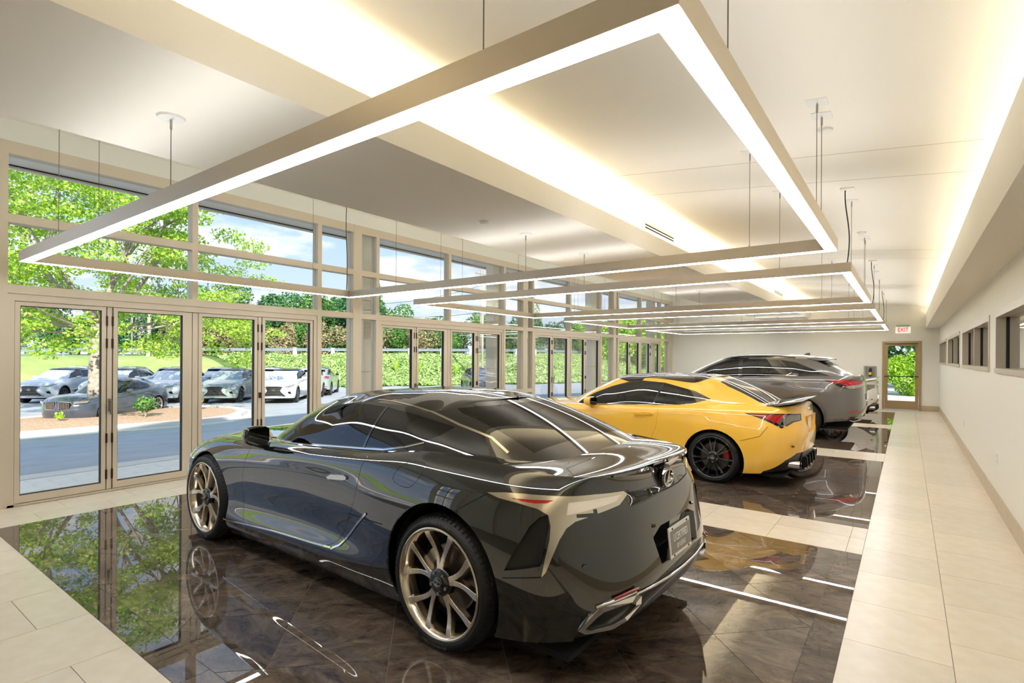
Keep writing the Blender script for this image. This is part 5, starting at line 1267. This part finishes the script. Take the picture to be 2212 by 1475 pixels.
    if not lot:
        for x, yy in ((1.05, .38), (1.05, -.38)): seat(root, x, yy, .55, m_seatl, h=.58)
        for yy in (.38, 0, -.38): seat(root, .15, yy, .60, m_seatl, True, .45, .3, .52)
        MB().tube([(1.62, .38 + .18 * math.sin(t), 1.12 + .18 * math.cos(t)) for t in [2 * PI * i / 20 for i in range(21)]], .015, 6).build('steering_wheel', m_black, root, True)
    MB().box(1.7, 2.25, -.7, .7, .9, 1.16).build('dashboard', m_black, root)
    MB().box(-.8, 3.5, -.80, .80, .22, .26).build('underbody', m_liner, root)
    wheel_wells(root, ((0, .40), (2.79, .40)), .425, .5, .90)
    wm = dict(rim=m_rimsu, spoke=m_spokesu, caliper=m_cal0, cal_a=2.5, spokes=dict(n=10, a0=5, a1=8, w0=.024, w1=.026, r0=.07, phase=90))
    for x, sy in ((0, 1), (0, -1), (2.79, 1), (2.79, -1)):
        if lot: lot_wheel(root, (x, .80 * sy, .375), sy)
        else: make_wheel('wheel', root, (x, .80 * sy, .383), sy, .383, .24, .265, 'rx', wm)
    C.finish('body', 'roof')
    return root
m_rimsu = M('machined_rim', '#8e8c88', .2, 1.); m_spokesu = M('machined_spoke', '#c9c7c2', .15, 1.)
_lw = {}
def lot_wheel(root, loc, sy):
    if not _lw:
        _lw['t'] = lathe([(.25, .11), (.36, .115), (.375, .09), (.375, -.09), (.36, -.11), (.25, -.11)], 24).mesh('tyre', True)
        _lw['r'] = lathe([(.255, .112), (.245, .09), (.23, .05), (0, .04)], 24).mesh('rim', True)
        m = MB()
        for i in range(10):
            a = 2 * PI * i / 10; m.add([(.05 * math.cos(a - .2), .095, .05 * math.sin(a - .2)), (.05 * math.cos(a + .2), .095, .05 * math.sin(a + .2)), (.245 * math.cos(a + .07), .105, .245 * math.sin(a + .07)), (.245 * math.cos(a - .07), .105, .245 * math.sin(a - .07))], [(0, 1, 2, 3)])
        _lw['s'] = m.mesh('spokes')
    w = empty('wheel', loc); w.parent = root; w.scale = (1, sy, 1)
    put('tyre', _lw['t'], m_rubber, w); put('rim', _lw['r'], m_lugdark, w); put('spokes', _lw['s'], m_spokesu, w)
suv = build_rx((-1.72, 12.95), PI - math.radians(.5), 'graphite grey SUV behind the yellow coupe', m_greyp)
# ------------------------------------------------------------------ outside
rng = np.random.default_rng(5)
def gz(x): return -.01 if x > -9.35 else (-.01 - .079 * (-9.35 - x) if x > -19.35 else -.8)
_xb = pch([(-40, -44), (14, -43), (20, -39), (24, -34.5), (29, -32), (36, -27.5), (45, -24), (60, -22), (110, -17)])
def bank(x, y):
    d = (float(_xb(y)) - x) * .85; t = min(1, max(0, d / (9.0 if y > 20 else 7.5))); return d, t * t * (3 - 2 * t)
def hz(x, y):
    d, t = bank(x, y)
    return gz(x) + (2.25 + .25 * min(1, max(0, (y - 15) / 30))) * t
m_asph = M('asphalt', '#b8bbbe', .9, var=.10, vscale=1.2, bump=.25, bscale=200); m_grass = M('grass_ground', '#a3bb66', .95, var=.25, vscale=.7)
m_conc = M('concrete', '#e2dfd8', .85, var=.06, vscale=3); m_mulch = M('mulch', '#d0ac92', .95, var=.3, vscale=14, bump=.6, bscale=60)
m_paver = M('pale_paver', '#f2f0ea', .8, var=.05); m_line = M('road_paint', '#eef0f2', .7); m_road = M('far_road', '#a9a9a6', .9)
m_bark = M('bark', '#a69c90', .9, var=.3, vscale=9, bump=.8, bscale=25); m_cover = M('bank_soil', '#5d7a34', .95, var=.3, vscale=2)
# terrain in one sheet: lot, bank and the ground beyond
gx = np.concatenate([np.linspace(-9.35, -19.35, 6), np.linspace(-21, -60, 40), np.linspace(-64, -140, 12)]); gy = np.concatenate([np.linspace(-50, 10, 16), np.linspace(12, 64, 53), np.linspace(68, 150, 12)])
def sheet(name, xs_, ys_, mat, cond, zf, off=0.):
    m = MB(); idx = {}
    for i in range(len(xs_) - 1):
        for j in range(len(ys_) - 1):
            cx, cy = (xs_[i] + xs_[i + 1]) / 2, (ys_[j] + ys_[j + 1]) / 2
            if not cond(cx, cy): continue
            q = []
            for a, b in ((i, j), (i + 1, j), (i + 1, j + 1), (i, j + 1)):
                if (a, b) not in idx: idx[(a, b)] = len(m.v); m.v.append((float(xs_[a]), float(ys_[b]), zf(float(xs_[a]), float(ys_[b])) + off))
                q.append(idx[(a, b)])
            m.f.append(tuple(q))
    return struct(m.build(name, mat, None, True))
sheet('ground', gx, gy, m_asph, lambda x, y: bank(x, y)[0] <= .3, hz)
sheet('ground_grass', gx, gy, m_grass, lambda x, y: bank(x, y)[0] > .3 and y < 21.5, hz)
sheet('ground_bank', gx, gy, m_cover, lambda x, y: bank(x, y)[0] > .3 and y >= 21.5, hz)
struct(MB().box(-9.4, 30, YF + .15, 150, -.3, -.012).build('ground_side', m_conc))
struct(MB().box(-9.4, 30, -60, YB - .3, -.3, -.012).build('ground_near', m_asph))
# pavers by the doors and the concrete edge strip
pv = empty('path', (-8.3, 3, -.012)); struct(pv, 'pale paver strip outside the glass doors')
box('path_bed', m_paver, -.74, .68, -9, 20, -.1, -.022, pv)
_pm = MB().box(-.098, .098, -.198, .198, -.02, .0).mesh('paver')
r = 0; x = -9.02
while x < -7.7:
    y = -.4 + (.2 if r % 2 else 0)
    while y < 10.2: put('paver', _pm, m_paver, pv, (x + .1 + 8.3, y - 3, rng.uniform(-.002, .001))); y += .4
    x += .2; r += 1
struct(box('kerb_strip', m_conc, -9.35, -9.03, -10, 23, -.2, -.004))
# planted island with its kerb
near = [(-20.3, -20), (-20.15, 3.9), (-19.95, 6.2), (-19.6, 8.0), (-19.7, 9.2), (-20.4, 10.3), (-21.6, 11.2), (-23.2, 11.6), (-24.6, 11.3), (-25.6, 10.2), (-25.9, 8.8), (-25.2, 4.8), (-25.2, -20)]
def inset(P, d): return offset_poly(P, -d)
isl = empty('traffic_island', (-22.5, 4, -.8)); tag(isl, 'kerbed planting island with mulch under the big tree outside', 'island')
cin = inset(near, .35)
gut = offset_poly(near, .45)
def ring_mesh(A, B, z0, z1, n=None):
    k = len(A); m = MB(); v = [(a[0] + 22.5, a[1] - 4, z) for z in (z0, z1) for a in list(A) + list(B)]
    f = []
    for i in range(k):
        j = (i + 1) % k
        f += [(2 * k + i, 2 * k + j, 3 * k + j, 3 * k + i), (i, j, 2 * k + j, 2 * k + i), (k + i, 3 * k + i, 3 * k + j, k + j)]
    return m.add(v, f)
def area2(p): return sum(p[i - 1][0] * p[i][1] - p[i][0] * p[i - 1][1] for i in range(len(p))) / 2
nr_ = near if area2(near) > 0 else near[::-1]
ring_mesh(nr_, cin, 0, .17).build('kerb', m_conc, isl); ring_mesh(gut, nr_, 0, .025).build('gutter', m_conc, isl)
m = MB(); k = len(cin); v = [(a[0] + 22.5, a[1] - 4, .15) for a in cin]; ctr = (0, 0, .26)
m.add(v + [(-.1, 0, .24), (0, 4.5, .22), (-.1, -10, .24)], [(i, (i + 1) % k, k) for i in range(k)]).build('mulch_bed', m_mulch, isl)
# leaves
def leaf_mesh(name, pts, nrm, size, jitter=.9, aspect=.6, fold=False):
    """one small pointed leaf (two triangles) at every point"""
    n = len(pts); a = rng.normal(size=(n, 3)) * jitter + nrm; a /= np.linalg.norm(a, axis=1, keepdims=True)
    t = rng.normal(size=(n, 3)); t -= (t * a).sum(1, keepdims=True) * a; t /= np.linalg.norm(t, axis=1, keepdims=True); b = np.cross(a, t)
    s = (size * rng.uniform(.6, 1.3, n))[:, None]
    V = np.stack([pts - t * s, pts + b * s * aspect, pts + t * s, pts - b * s * aspect], 1).reshape(-1, 3)
    me = bpy.data.meshes.new(name); me.vertices.add(4 * n); me.vertices.foreach_set('co', V.ravel().astype(np.float32))
    me.loops.add(4 * n); me.loops.foreach_set('vertex_index', np.arange(4 * n, dtype=np.int32)); me.polygons.add(n)
    me.polygons.foreach_set('loop_start', np.arange(0, 4 * n, 4, dtype=np.int32)); me.update(calc_edges=True); me.validate()
    return me
def blob_points(n, centres, radii, squash=1., inner=.55):
    w = np.array(radii) ** 2; w = w / w.sum(); k = rng.choice(len(centres), n, p=w)
    d = rng.normal(size=(n, 3)); d /= np.linalg.norm(d, axis=1, keepdims=True)
    r = np.array(radii)[k] * (inner + (1 - inner) * rng.random(n) ** .5)
    d2 = d * np.array([1, 1, squash]); return np.array(centres)[k] + d2 * r[:, None], d
m_maple = M_leaf('maple_leaves', '#7fb03a', '#dce87c', '#aed152', .5); m_oak = M_leaf('tree_leaves', '#3f6d33', '#8fb35f', '#5f9048', .3); m_oakd = M_leaf('dark_tree_leaves', '#2f5b3c', '#6f9a63', '#487a4b', .25)
m_hedge = M_leaf('bank_leaves', '#6a9a45', '#e2e3ae', '#a9c877', .3); m_pink = M_leaf('reddish_shrub_leaves', '#7d8a52', '#d8bba0', '#a59a73', .3); m_bright = M_leaf('bright_leaves', '#7ab52a', '#d5e46a', '#a8cf3f', .4)
# the big street tree
def street_tree():
    bx, by, bz = -23.7, 6.65, -.6
    root = empty('street_tree', (bx, by, bz)); tag(root, 'large bright green tree on the mulched island outside the first doors', 'tree')
    tr = MB(); R2 = random.Random(3)
    tr.tube([(0, 0, -.1), (.02, .03, .25), (.03, .04, .8), (0, .06, 1.8), (-.02, .12, 2.7), (.0, .15, 3.3)], [.36, .28, .245, .225, .22, .24], 14)
    tips = []
    def branch(p, d, L, r, lev):
        pts = [p]; q = p
        for i in range(5):
            d = (d + Vector((R2.uniform(-.18, .18), R2.uniform(-.18, .18), R2.uniform(-.04, .16)))).normalized(); q = q + d * (L / 5); pts.append(q)
        tr.tube(pts, [r * (1 - .13 * i) for i in range(6)], 8 if lev < 2 else 5)
        tips.append((q, lev))
        if lev < 3:
            for i in range(3 if lev else 4):
                k = pts[R2.randint(2, 5)]
                dd = (d + Vector((R2.uniform(-1, 1), R2.uniform(-1, 1), R2.uniform(-.3, .6))) * .9).normalized()
                branch(k, dd, L * R2.uniform(.5, .72), r * .5, lev + 1)
    f = Vector((0, .15, 3.2))
    for a, el, L, r in ((100, .25, 4.0, .08), (-95, .22, 4.2, .085), (-60, .8, 4.2, .1), (60, .75, 4.2, .1), (10, .5, 3.6, .08), (180, .5, 3.6, .08), (-120, 1.2, 4.6, .11), (120, 1.25, 4.4, .1), (-85, -.02, 4.0, .055), (85, .05, 4.2, .05), (0, 2.6, 4.6, .12), (-50, .12, 3.6, .05), (130, .1, 3.8, .05)):
        a = math.radians(a); branch(f + Vector((0, 0, -.25 if el < .3 else .1)), Vector((math.cos(a), math.sin(a), el)).normalized(), L, r, 1)
    tr.build('trunk', m_bark, root, True)
    cs = [tuple(q) for q, l in tips if l >= 2]
    for i in range(120):                               # fill the crown: an egg, wide below, with ragged hollows
        d = Vector((R2.gauss(0, 1), R2.gauss(0, 1), R2.gauss(0, 1))).normalized(); k = R2.uniform(.45, 1.0)
        c = Vector((d.x * 5.1 * k, d.y * 5.3 * k, 6.3 + d.z * 4.2 * k))
        if c.z < 4.0 and math.hypot(c.x, c.y) < 2.4: continue
        cs.append(tuple(c))
    for i in range(46):
        a = R2.uniform(0, 2 * PI); k = R2.uniform(1.6, 5.2); cs.append((k * math.cos(a), k * math.sin(a), R2.uniform(2.3, 4.3)))
    for i in range(12): cs.append((R2.uniform(-1, 2.5), R2.uniform(3.8, 6.3), R2.uniform(2.0, 4.2)))
    pts, nr = blob_points(62000, cs, [R2.uniform(.4, .8) for _ in cs], .5, .15)
    o = put('foliage', leaf_mesh('foliage', pts, nr * .3 + np.array([.3, -.1, .7]), .066, .8, .6), m_maple, root); tag(o, kind='stuff')
    return root
street_tree()
def shrub(x, y, z, h, mat, label, n=260, size=.06):
    root = empty('shrub', (x, y, z)); tag(root, label, 'shrub')
    m = MB()
    for i in range(7):
        a = 2 * PI * i / 7; m.tube([(0, 0, 0), (.12 * h * math.cos(a), .12 * h * math.sin(a), h * .4), (.38 * h * math.cos(a), .38 * h * math.sin(a), h * rng.uniform(.6, .95))], [.012, .01, .006], 5)
    m.build('stem', m_bark, root)
    pts, nr = blob_points(n, [(0, 0, h * .6)], [h * .5], .8, .2); tag(put('foliage', leaf_mesh('foliage', pts, nr, size), mat, root), kind='stuff')
shrub(-21.6, 7.55, -.6, .75, m_oak, 'small green shrub in the mulch right of the tree')
shrub(-23.2, 9.9, -.58, .55, m_pink, 'dry straw coloured tuft near the tip of the island', 160, .09)
shrub(-22.2, 5.3, -.58, .28, m_bright, 'tiny bright green tuft in the mulch before the trunk', 60)
# far and middle trees: copies of four crowns
def crown_proto(name, n, cs, rs, size, mat, trunk=True, sq=1.):
    pts, nr = blob_points(n, cs, rs, sq, .62); return leaf_mesh('foliage', pts, nr, size, .55, .75)
protos = []
for k in range(4):
    R2 = random.Random(k + 11); cs, rs = [], []
    for i in range(9):
        a = R2.uniform(0, 2 * PI); rr = R2.uniform(0, .30); z = R2.uniform(.16, .85); cs.append((rr * math.cos(a), rr * math.sin(a), z)); rs.append(R2.uniform(.14, .24) * (1.15 - .5 * abs(z - .55)))
    if k == 3: cs, rs = zip(*[((0, 0, .15 + .09 * i), .30 * (1 - i / 10.5) + .03) for i in range(10)]); cs, rs = list(cs), list(rs)
    protos.append(crown_proto('foliage', 3400, cs, rs, .021, None))
_trk = MB().tube([(0, 0, 0), (.01, 0, .3), (0, .01, .75)], [.028, .022, .01], 8).mesh('trunk', True)
def far_tree(x, y, h, w, k, mat, label, z=None):
    root = empty('tree', (x, y, hz(x, y) - .1 if z is None else z), rng.uniform(0, 6)); root.scale = (w, w, h); tag(root, label, 'tree', 'trees beyond the road')
    o = put('foliage', protos[k], None, root); tag(o, kind='stuff')
    if not protos[k].materials: protos[k].materials.append(mat)
    o.material_slots[0].link = 'OBJECT'; o.material_slots[0].material = mat
    put('trunk', _trk, m_bark, root)
import sys
def unproj(px, dist):
    """ground point seen at picture column px (2212 wide) at depth dist, for laying out the far trees"""
    l = (px - 1106) / F_PX * dist; f = (-math.sin(YAW), math.cos(YAW)); r_ = (math.cos(YAW), math.sin(YAW)); return f[0] * dist + r_[0] * l, f[1] * dist + r_[1] * l
far = []
for i, px in enumerate((-120, -40, 40, 110, 170, 235, 300, 350)): far.append((px, 85 + 9 * (i % 3), 8.0 + (i % 4), 9, i % 3, m_oakd, 'blue green tree far across the road behind the big tree'))
for i, px in enumerate((395, 440, 490, 540, 585, 630, 675, 715, 750, 790, 820)): far.append((px, 62 + 5 * (i % 3), (8.6, 9.0, 8.2, 8.8)[i % 4], 8.5, i % 3, m_oakd if i % 2 else m_oak, 'tall dense green tree beyond the road right of the big tree'))
for i, px in enumerate((850, 890, 935, 985, 1045, 1085)): far.append((px, 72 + 6 * (i % 2), (7.2, 6.2, 5.6, 5.0, 6.8, 5.2)[i], 7.5, i % 3, m_oak, 'low green tree behind the bank guardrail'))
for i, px in enumerate((1115, 1160, 1200, 1245, 1285)): far.append((px, 78, (6.5, 8.0, 5.5, 6.2, 6.0)[i], 6.5 if i != 1 else 4.5, 3 if i in (0, 1) else i % 3, m_oakd, 'dark tree on the skyline left of the third doors'))
for i, px in enumerate((1300, 1340, 1380, 1420, 1460)): far.append((px, 66, 7.0 + .5 * (i % 2), 8, i % 3, m_bright, 'yellow green tree behind the guardrail near the end wall'))
_ord = ['first', 'second', 'third', 'fourth', 'fifth', 'sixth', 'seventh', 'eighth', 'ninth', 'tenth', 'eleventh', 'twelfth']
_cnt = {}
for i, (px, d, h, w, k, mt, lb) in enumerate(list(far)):
    j = _cnt.get(lb, 0); _cnt[lb] = j + 1; far[i] = (px, d, h, w, k, mt, lb + ', ' + _ord[j] + ' from the left')
for px, d, h, w, k, mt, lb in far:
    x, y = unproj(px, d); far_tree(x, y, h, w, k, mt, lb)
# middle shrubs: pinkish row above the bank and round bushes on the grass
for i, px in enumerate((410, 455, 505, 560, 610, 655, 700, 735, 800, 850, 905, 955)):
    x, y = unproj(px, 54 + 2 * (i % 2)); root = empty('bush', (x, y, hz(x, y) - .9), rng.uniform(0, 6)); root.scale = (5.2, 5.2, 5.2 - .08 * i)
    tag(root, 'big rounded bush along the far side of the road, ' + _ord[i] + ' from the left', 'bush', 'bushes along the road')
    o = put('foliage', protos[i % 3], None, root); tag(o, kind='stuff'); o.material_slots[0].link = 'OBJECT'; o.material_slots[0].material = (m_pink if i % 2 == 0 else m_oak)
# leafy ground cover on the bank
n = 90000; P_ = []
while len(P_) < n:
    y = rng.uniform(21.5, 75); x = float(_xb(y)) - rng.uniform(.2, 11.5)
    d, t = bank(x, y); bump_ = .28 * (math.sin(x * 1.7 + y * .6) * math.sin(y * 1.3 - x * .4) + 1) * .6
    P_.append((x, y, hz(x, y) + .05 + bump_ * rng.uniform(.3, 1.)))
P_ = np.array(P_)
gc = put('ground_cover', leaf_mesh('ground_cover', P_, np.array([.5, -.2, .8]), .095, .7, .7), m_hedge); tag(gc, 'leafy green ground cover over the bank right of the car park', 'ground cover', kind='stuff')
# tall grass tufts, and greenery past the exit door
for i, (px, dd) in enumerate(((855, 46), (905, 46.5), (985, 47))):
    x, y = unproj(px, dd); root = empty('grass_clump', (x, y, hz(x, y))); tag(root, 'pale tall grass clump on the bank before the guardrail, ' + _ord[i] + ' from the left', 'grass clump', 'tall grass clumps on the bank')
    m = MB()
    for j in range(60):
        a, l = rng.uniform(0, 2 * PI), rng.uniform(.7, 1.5); m.add([(.02 * math.cos(a), .02 * math.sin(a), 0), (-.02 * math.cos(a), -.02 * math.sin(a), 0), (l * .35 * math.cos(a + 1), l * .35 * math.sin(a + 1), l)], [(0, 1, 2)])
    o = m.build('blades', m_bright, root); tag(o, kind='stuff')
for i in range(9):
    x = -4.2 + 1.0 * i; root = empty('bush', (x, 29 + rng.uniform(0, 2), -.25), rng.uniform(0, 6)); root.scale = (2.6, 2.6, 2.3); tag(root, 'bright green bush outside the exit door, ' + _ord[i] + ' from the left', 'bush', 'bushes outside the exit door')
    o = put('foliage', protos[i % 3], None, root); tag(o, kind='stuff'); o.material_slots[0].link = 'OBJECT'; o.material_slots[0].material = m_bright
for i in range(5):
    far_tree(-6 + 3.4 * i, 37 + i % 2, 6.5, 6, i % 3, m_oak, 'green tree behind the bushes outside the exit door, ' + _ord[i] + ' from the left', -.1)
# road, guardrails, poles, wires
def crest(y, d=10.4): x = float(_xb(y)) - d; return x
gr = empty('guardrail', (crest(40), 40, 1.4)); tag(gr, 'white steel guardrail with broad posts along the top of the bank', 'guardrail')
pts = [(crest(y), y, hz(crest(y), y) + .58) for y in np.linspace(17, 78, 40)]
m = MB(); v = []
for p in pts: v += [(p[0] - crest(40) + ox, p[1] - 40, p[2] - 1.4 + oz) for ox, oz in ((.02, -.13), (.07, -.08), (.02, 0), (.07, .08), (.02, .13), (-.02, .13), (-.02, -.13))]
m.add(v, [(i * 7 + j, i * 7 + (j + 1) % 7, (i + 1) * 7 + (j + 1) % 7, (i + 1) * 7 + j) for i in range(len(pts) - 1) for j in range(7)]).build('rail_beam', M('galvanised', '#8d97a3', .5, .2), gr)
m_post = M('post_white', '#e4e4e0', .6); m_galv = bpy.data.materials['galvanised']
_pp = MB().box(-.06, .12, -.15, .15, -.6, .3).mesh('post')
for y in np.arange(18, 78, 2.9): put('post', _pp, m_post, gr, (crest(y) - crest(40) - .05, y - 40, hz(crest(y), y) + .45 - 1.4))
gl = empty('guardrail', (-53.5, 5, 1.42)); tag(gl, 'grey guardrail along the road behind the big tree', 'guardrail')
MB().box(-.03, .03, -30, 16, .35, .68).build('rail_beam', m_galv, gl)
for y in range(-28, 14, 4): box('post', m_galv, .03, .12, y - .07, y + .07, -.2, .6, gl)
struct(box('road', m_road, -70, -54.5, -60, 24, 1.30, 1.47))
def pole(x, y, h, r, label, mat, arm=None, z=None):
    root = empty('utility_pole', (x, y, hz(x, y) if z is None else z)); tag(root, label, 'pole')
    MB().cyl((0, 0, -.3), (0, 0, h), r, r * .7, 12).build('shaft', mat, root, True)
    if arm: MB().box(-.06, .06, -arm, arm, h - .6, h - .48).build('cross_arm', mat, root)
    return root
m_pole = M('pole_grey', '#b4aea4', .7)
x, y = unproj(322, 47); pole(x, y, 9, .17, 'pale lamp pole on the grass between the big tree branches', m_pole)
x, y = unproj(285, 75); pole(x, y, 10, .13, 'dark utility pole far behind the big tree', m_bark, 1.0)
xp, yp = unproj(1042, 44); pole(xp, yp, 8.5, .11, 'slim pale light pole rising from the bank', m_pole)
xq, yq = unproj(1038, 62); pole(xq, yq, 10, .13, 'utility pole with cross arm beside the slim light pole', m_bark, 1.0)
for i, (pa, za, pb_, zb_, dd) in enumerate(((-30, 8.2, 480, 7.8, 60), (430, 7.5, 760, 7.2, 58), (770, 7.4, 1040, 9.6, 60), (770, 6.6, 1040, 6.6, 60))):
    xa, ya = unproj(pa, dd); xb_, yb_ = unproj(pb_, dd)
    m = MB().tube([(xa + (xb_ - xa) * t, ya + (yb_ - ya) * t, za + (zb_ - za) * t - 1.2 * 4 * t * (1 - t) * .5) for t in np.linspace(0, 1, 12)], .025, 5)
    tag(m.build('power_line', m_wire), ['pale cable crossing behind the big tree', 'cable before the dense trees right of the big tree', 'upper cable running to the utility pole', 'lower cable before the guardrail trees'][i], 'cable')
# parking bay lines
lot = [(-33.6, 6.9), (-31.4, 8.75), (-29.25, 10.55), (-27.1, 12.4), (-24.95, 14.2), (-22.8, 16.0), (-20.6, 17.9)]
hd = Vector((.72, -.69)).normalized()
sd = Vector((.765, .645))
for i, (a, b) in enumerate(lot):
    p = Vector((a, b)) + sd * 1.4 - hd * .2
    q = p - hd * 5.4; nn = Vector((-hd.y, hd.x)) * .055
    zz = -.795
    o = MB().add([(p.x + nn.x, p.y + nn.y, zz), (p.x - nn.x, p.y - nn.y, zz), (q.x - nn.x, q.y - nn.y, zz), (q.x + nn.x, q.y + nn.y, zz)], [(0, 1, 2, 3)]).build('road_marking', m_line); struct(o)
for i in range(5):
    y = 24.5 + 2.9 * i; o = MB().add([(-20.5 + .5 * i, y, gz(-20.5 + .5 * i) + .006), (-20.5 + .5 * i, y + .12, gz(-20.5 + .5 * i) + .006), (-15 + .5 * i, y + .9 + .12, gz(-15 + .5 * i) + .02), (-15 + .5 * i, y + .9, gz(-15 + .5 * i) + .02)], [(0, 1, 2, 3)]).build('road_marking', m_line); struct(o)
# cars in the lot
m_silver = M('silver_paint', '#d5d9de', .25, .0, coat=1.); m_sage = M('sage_grey_paint', '#9aa6a0', .25, .0, coat=1.); m_lotwhite = M('white_paint', '#eef0f2', .2, coat=1.); m_lotdark = M('dark_blue_grey_paint', '#4a5260', .18, .2, coat=1.)
L0 = build_rx((0, 0), 0, '', m_silver, True)
def place(o, front, hdv, label, paint, rear=False, zz=-.8):
    h_ = Vector(hdv).normalized(); f_ = Vector(front)
    c = f_ - h_ * 3.80 if not rear else f_ + h_ * 1.06
    o.location = (c.x, c.y, zz); o.rotation_euler = (0, 0, math.atan2(h_.y, h_.x)); o['label'] = label; o['group'] = 'cars parked outside'
    if paint is not m_silver: recolour(o, m_silver, paint)
fl = [('silver SUV at the left end of the front row outside', m_silver), ('white SUV behind the tree trunk in the front row', m_lotwhite), ('silver SUV right of the tree in the front row outside', m_silver), ('sage grey SUV in the front row outside', m_sage), ('silver SUV at the right end of the front row outside', m_silver)]
for i in range(5):
    o = L0 if i == 0 else copy_tree(L0); place(o, lot[i], hd, fl[i][0], fl[i][1])
rear_lab = ['white SUV seen from behind at the far left of the back row', 'white SUV seen from behind left of the trunk in the back row', 'silver SUV seen from behind right of the tree in the back row', 'white SUV seen from behind next to the door stile in the back row', 'white SUV seen from behind above the sage grey SUV', 'grey SUV seen from behind at the middle of the back row', 'silver SUV seen from behind at the right end of the back row']
for i in range(7):
    o = copy_tree(L0)
    p = Vector((-37.9, 10.0)) + sd * (2.78 * (i if i < 6 else 5.9) - 1.0)
    if i == 6: p = Vector((-27.2, 17.2))
    place(o, p, -hd, rear_lab[i], [m_lotwhite, m_lotwhite, m_silver, m_lotwhite, m_lotwhite, m_sage, m_silver][i], True)
o = copy_tree(L0); place(o, (-20.6, 25.6), (.8, -.6), 'dark car beyond the second set of glass doors', m_lotdark)
# dark sedan by the island: the coupe body, longer, with a barred kidney grille
sed = copy_tree(yc); sed.name = 'sedan'; sed['label'] = 'dark blue grey sedan with wide barred grille behind the tree trunk'; sed['group'] = 'cars parked outside'
for c in list(sed.children):
    if c.name.startswith(('spoiler', 'rear_emblem')):
        for cc in list(c.children_recursive) + [c]: bpy.data.objects.remove(cc)
recolour(sed, m_yel, m_lotdark); recolour(sed, m_carb, m_lotdark); recolour(sed, m_calr, m_cal0); recolour(sed, m_spkb, m_spokesu)
hb = Vector((.62, -.785)).normalized(); fb = Vector((-23.1, 5.45))
c = fb - hb * 3.95; sed.location = (c.x, c.y, -.8); sed.rotation_euler = (0, 0, math.atan2(hb.y, hb.x)); sed.scale = (1.08, 1.03, 1.08)
gk = MB()
for s_ in (1, -1):
    P4 = [(3.62, .05 * s_, .72), (3.60, .40 * s_, .70), (3.58, .43 * s_, .62), (3.62, .38 * s_, .48), (3.66, .06 * s_, .47)]
    k = MB().tube(P4 + P4[:1], .016, 5).build('grille_surround', m_chrome, sed)
    for i in range(7):
        yy = (.09 + .045 * i) * s_; MB().box(3.65 - .015 * i / 3, 3.675 - .015 * i / 3, yy - .008, yy + .008, .49, .70).build('grille_bar', m_chrome, k)
    MB().add([(p[0] + .012, p[1], p[2]) for p in P4], [(0, 1, 2, 3, 4)]).build('grille_mesh', m_dark, sed)
    H4 = [(3.56, .47 * s_, .72), (3.40, .70 * s_, .745), (3.28, .78 * s_, .74), (3.36, .75 * s_, .67), (3.58, .50 * s_, .65)]
    MB().prism([(p[1], p[2]) for p in H4], 0, .02, 0).build('headlamp', m_clear, sed) if False else MB().add([(p[0] + .03, p[1] * 1.02, p[2]) for p in H4], [(0, 1, 2, 3, 4)]).build('headlamp', m_clear, sed)
# lorry on the road behind the tree
tk = empty('pickup_truck', (-58, 8.8, 1.47), PI / 2); tag(tk, 'dark pickup truck with a white box on the road behind the tree', 'truck')
MB().prism([(-2.7, .45), (-2.7, 1.0), (-.6, 1.05), (-.5, 1.75), (.8, 1.78), (1.4, 1.15), (2.7, 1.0), (2.75, .45)], -.95, .95, 1).build('truck_body', m_lotdark, tk)
MB().box(-2.6, -.75, -.92, .92, 1.0, 2.0).build('cargo_box', m_lotwhite, tk)
MB().prism([(-.4, 1.12), (-.38, 1.68), (.72, 1.70), (1.2, 1.15)], -.96, .96, 1).build('side_window', m_gloss, tk)
for x in (-1.7, 1.75):
    for y in (-.85, .85): w = lathe([(.2, .11), (.38, .12), (.4, .09), (.4, -.09), (.38, -.12), (.2, -.11)], 20).build('wheel', m_rubber, tk, True, (x, y, .4))
# building above and around
m_fascia = M('fascia_panel', '#e6dfd0', .6)
can = MB().box(-9.1, -7.6, YB - 1, YF + .8, 3.97, 4.25).box(-9.15, -9.08, YB - 1, YF + .8, 3.93, 4.5)
can = struct(can.build('roof_canopy', m_fascia), 'pale roof overhang outside the glass wall')
box('fascia_reveal', m_seal, -9.078, -9.07, YB - 1, YF + .8, 3.955, 3.972, can)
struct(MB().box(-9.1, 5, YB - 1, YF + .6, 4.5, 5.4).box(3.25, 5, YB - 1, YF + .6, -.3, 4.5).build('roof', m_fascia), 'roof slab of the showroom')
for i, (y0, y1) in enumerate(((6.25, 6.6), (10.05, 10.4), (15.0, 15.35), (19.9, 20.25))):
    o = box('pillar', m_fascia, -8.2, -7.97, y0, y1, -.1, 3.95); struct(o, 'pale square pillar under the roof overhang')
    for z in (1.3, 2.6): box('panel_joint', m_grout, -8.2015, -7.9685, y0 - .0015, y1 + .0015, z, z + .008, o)
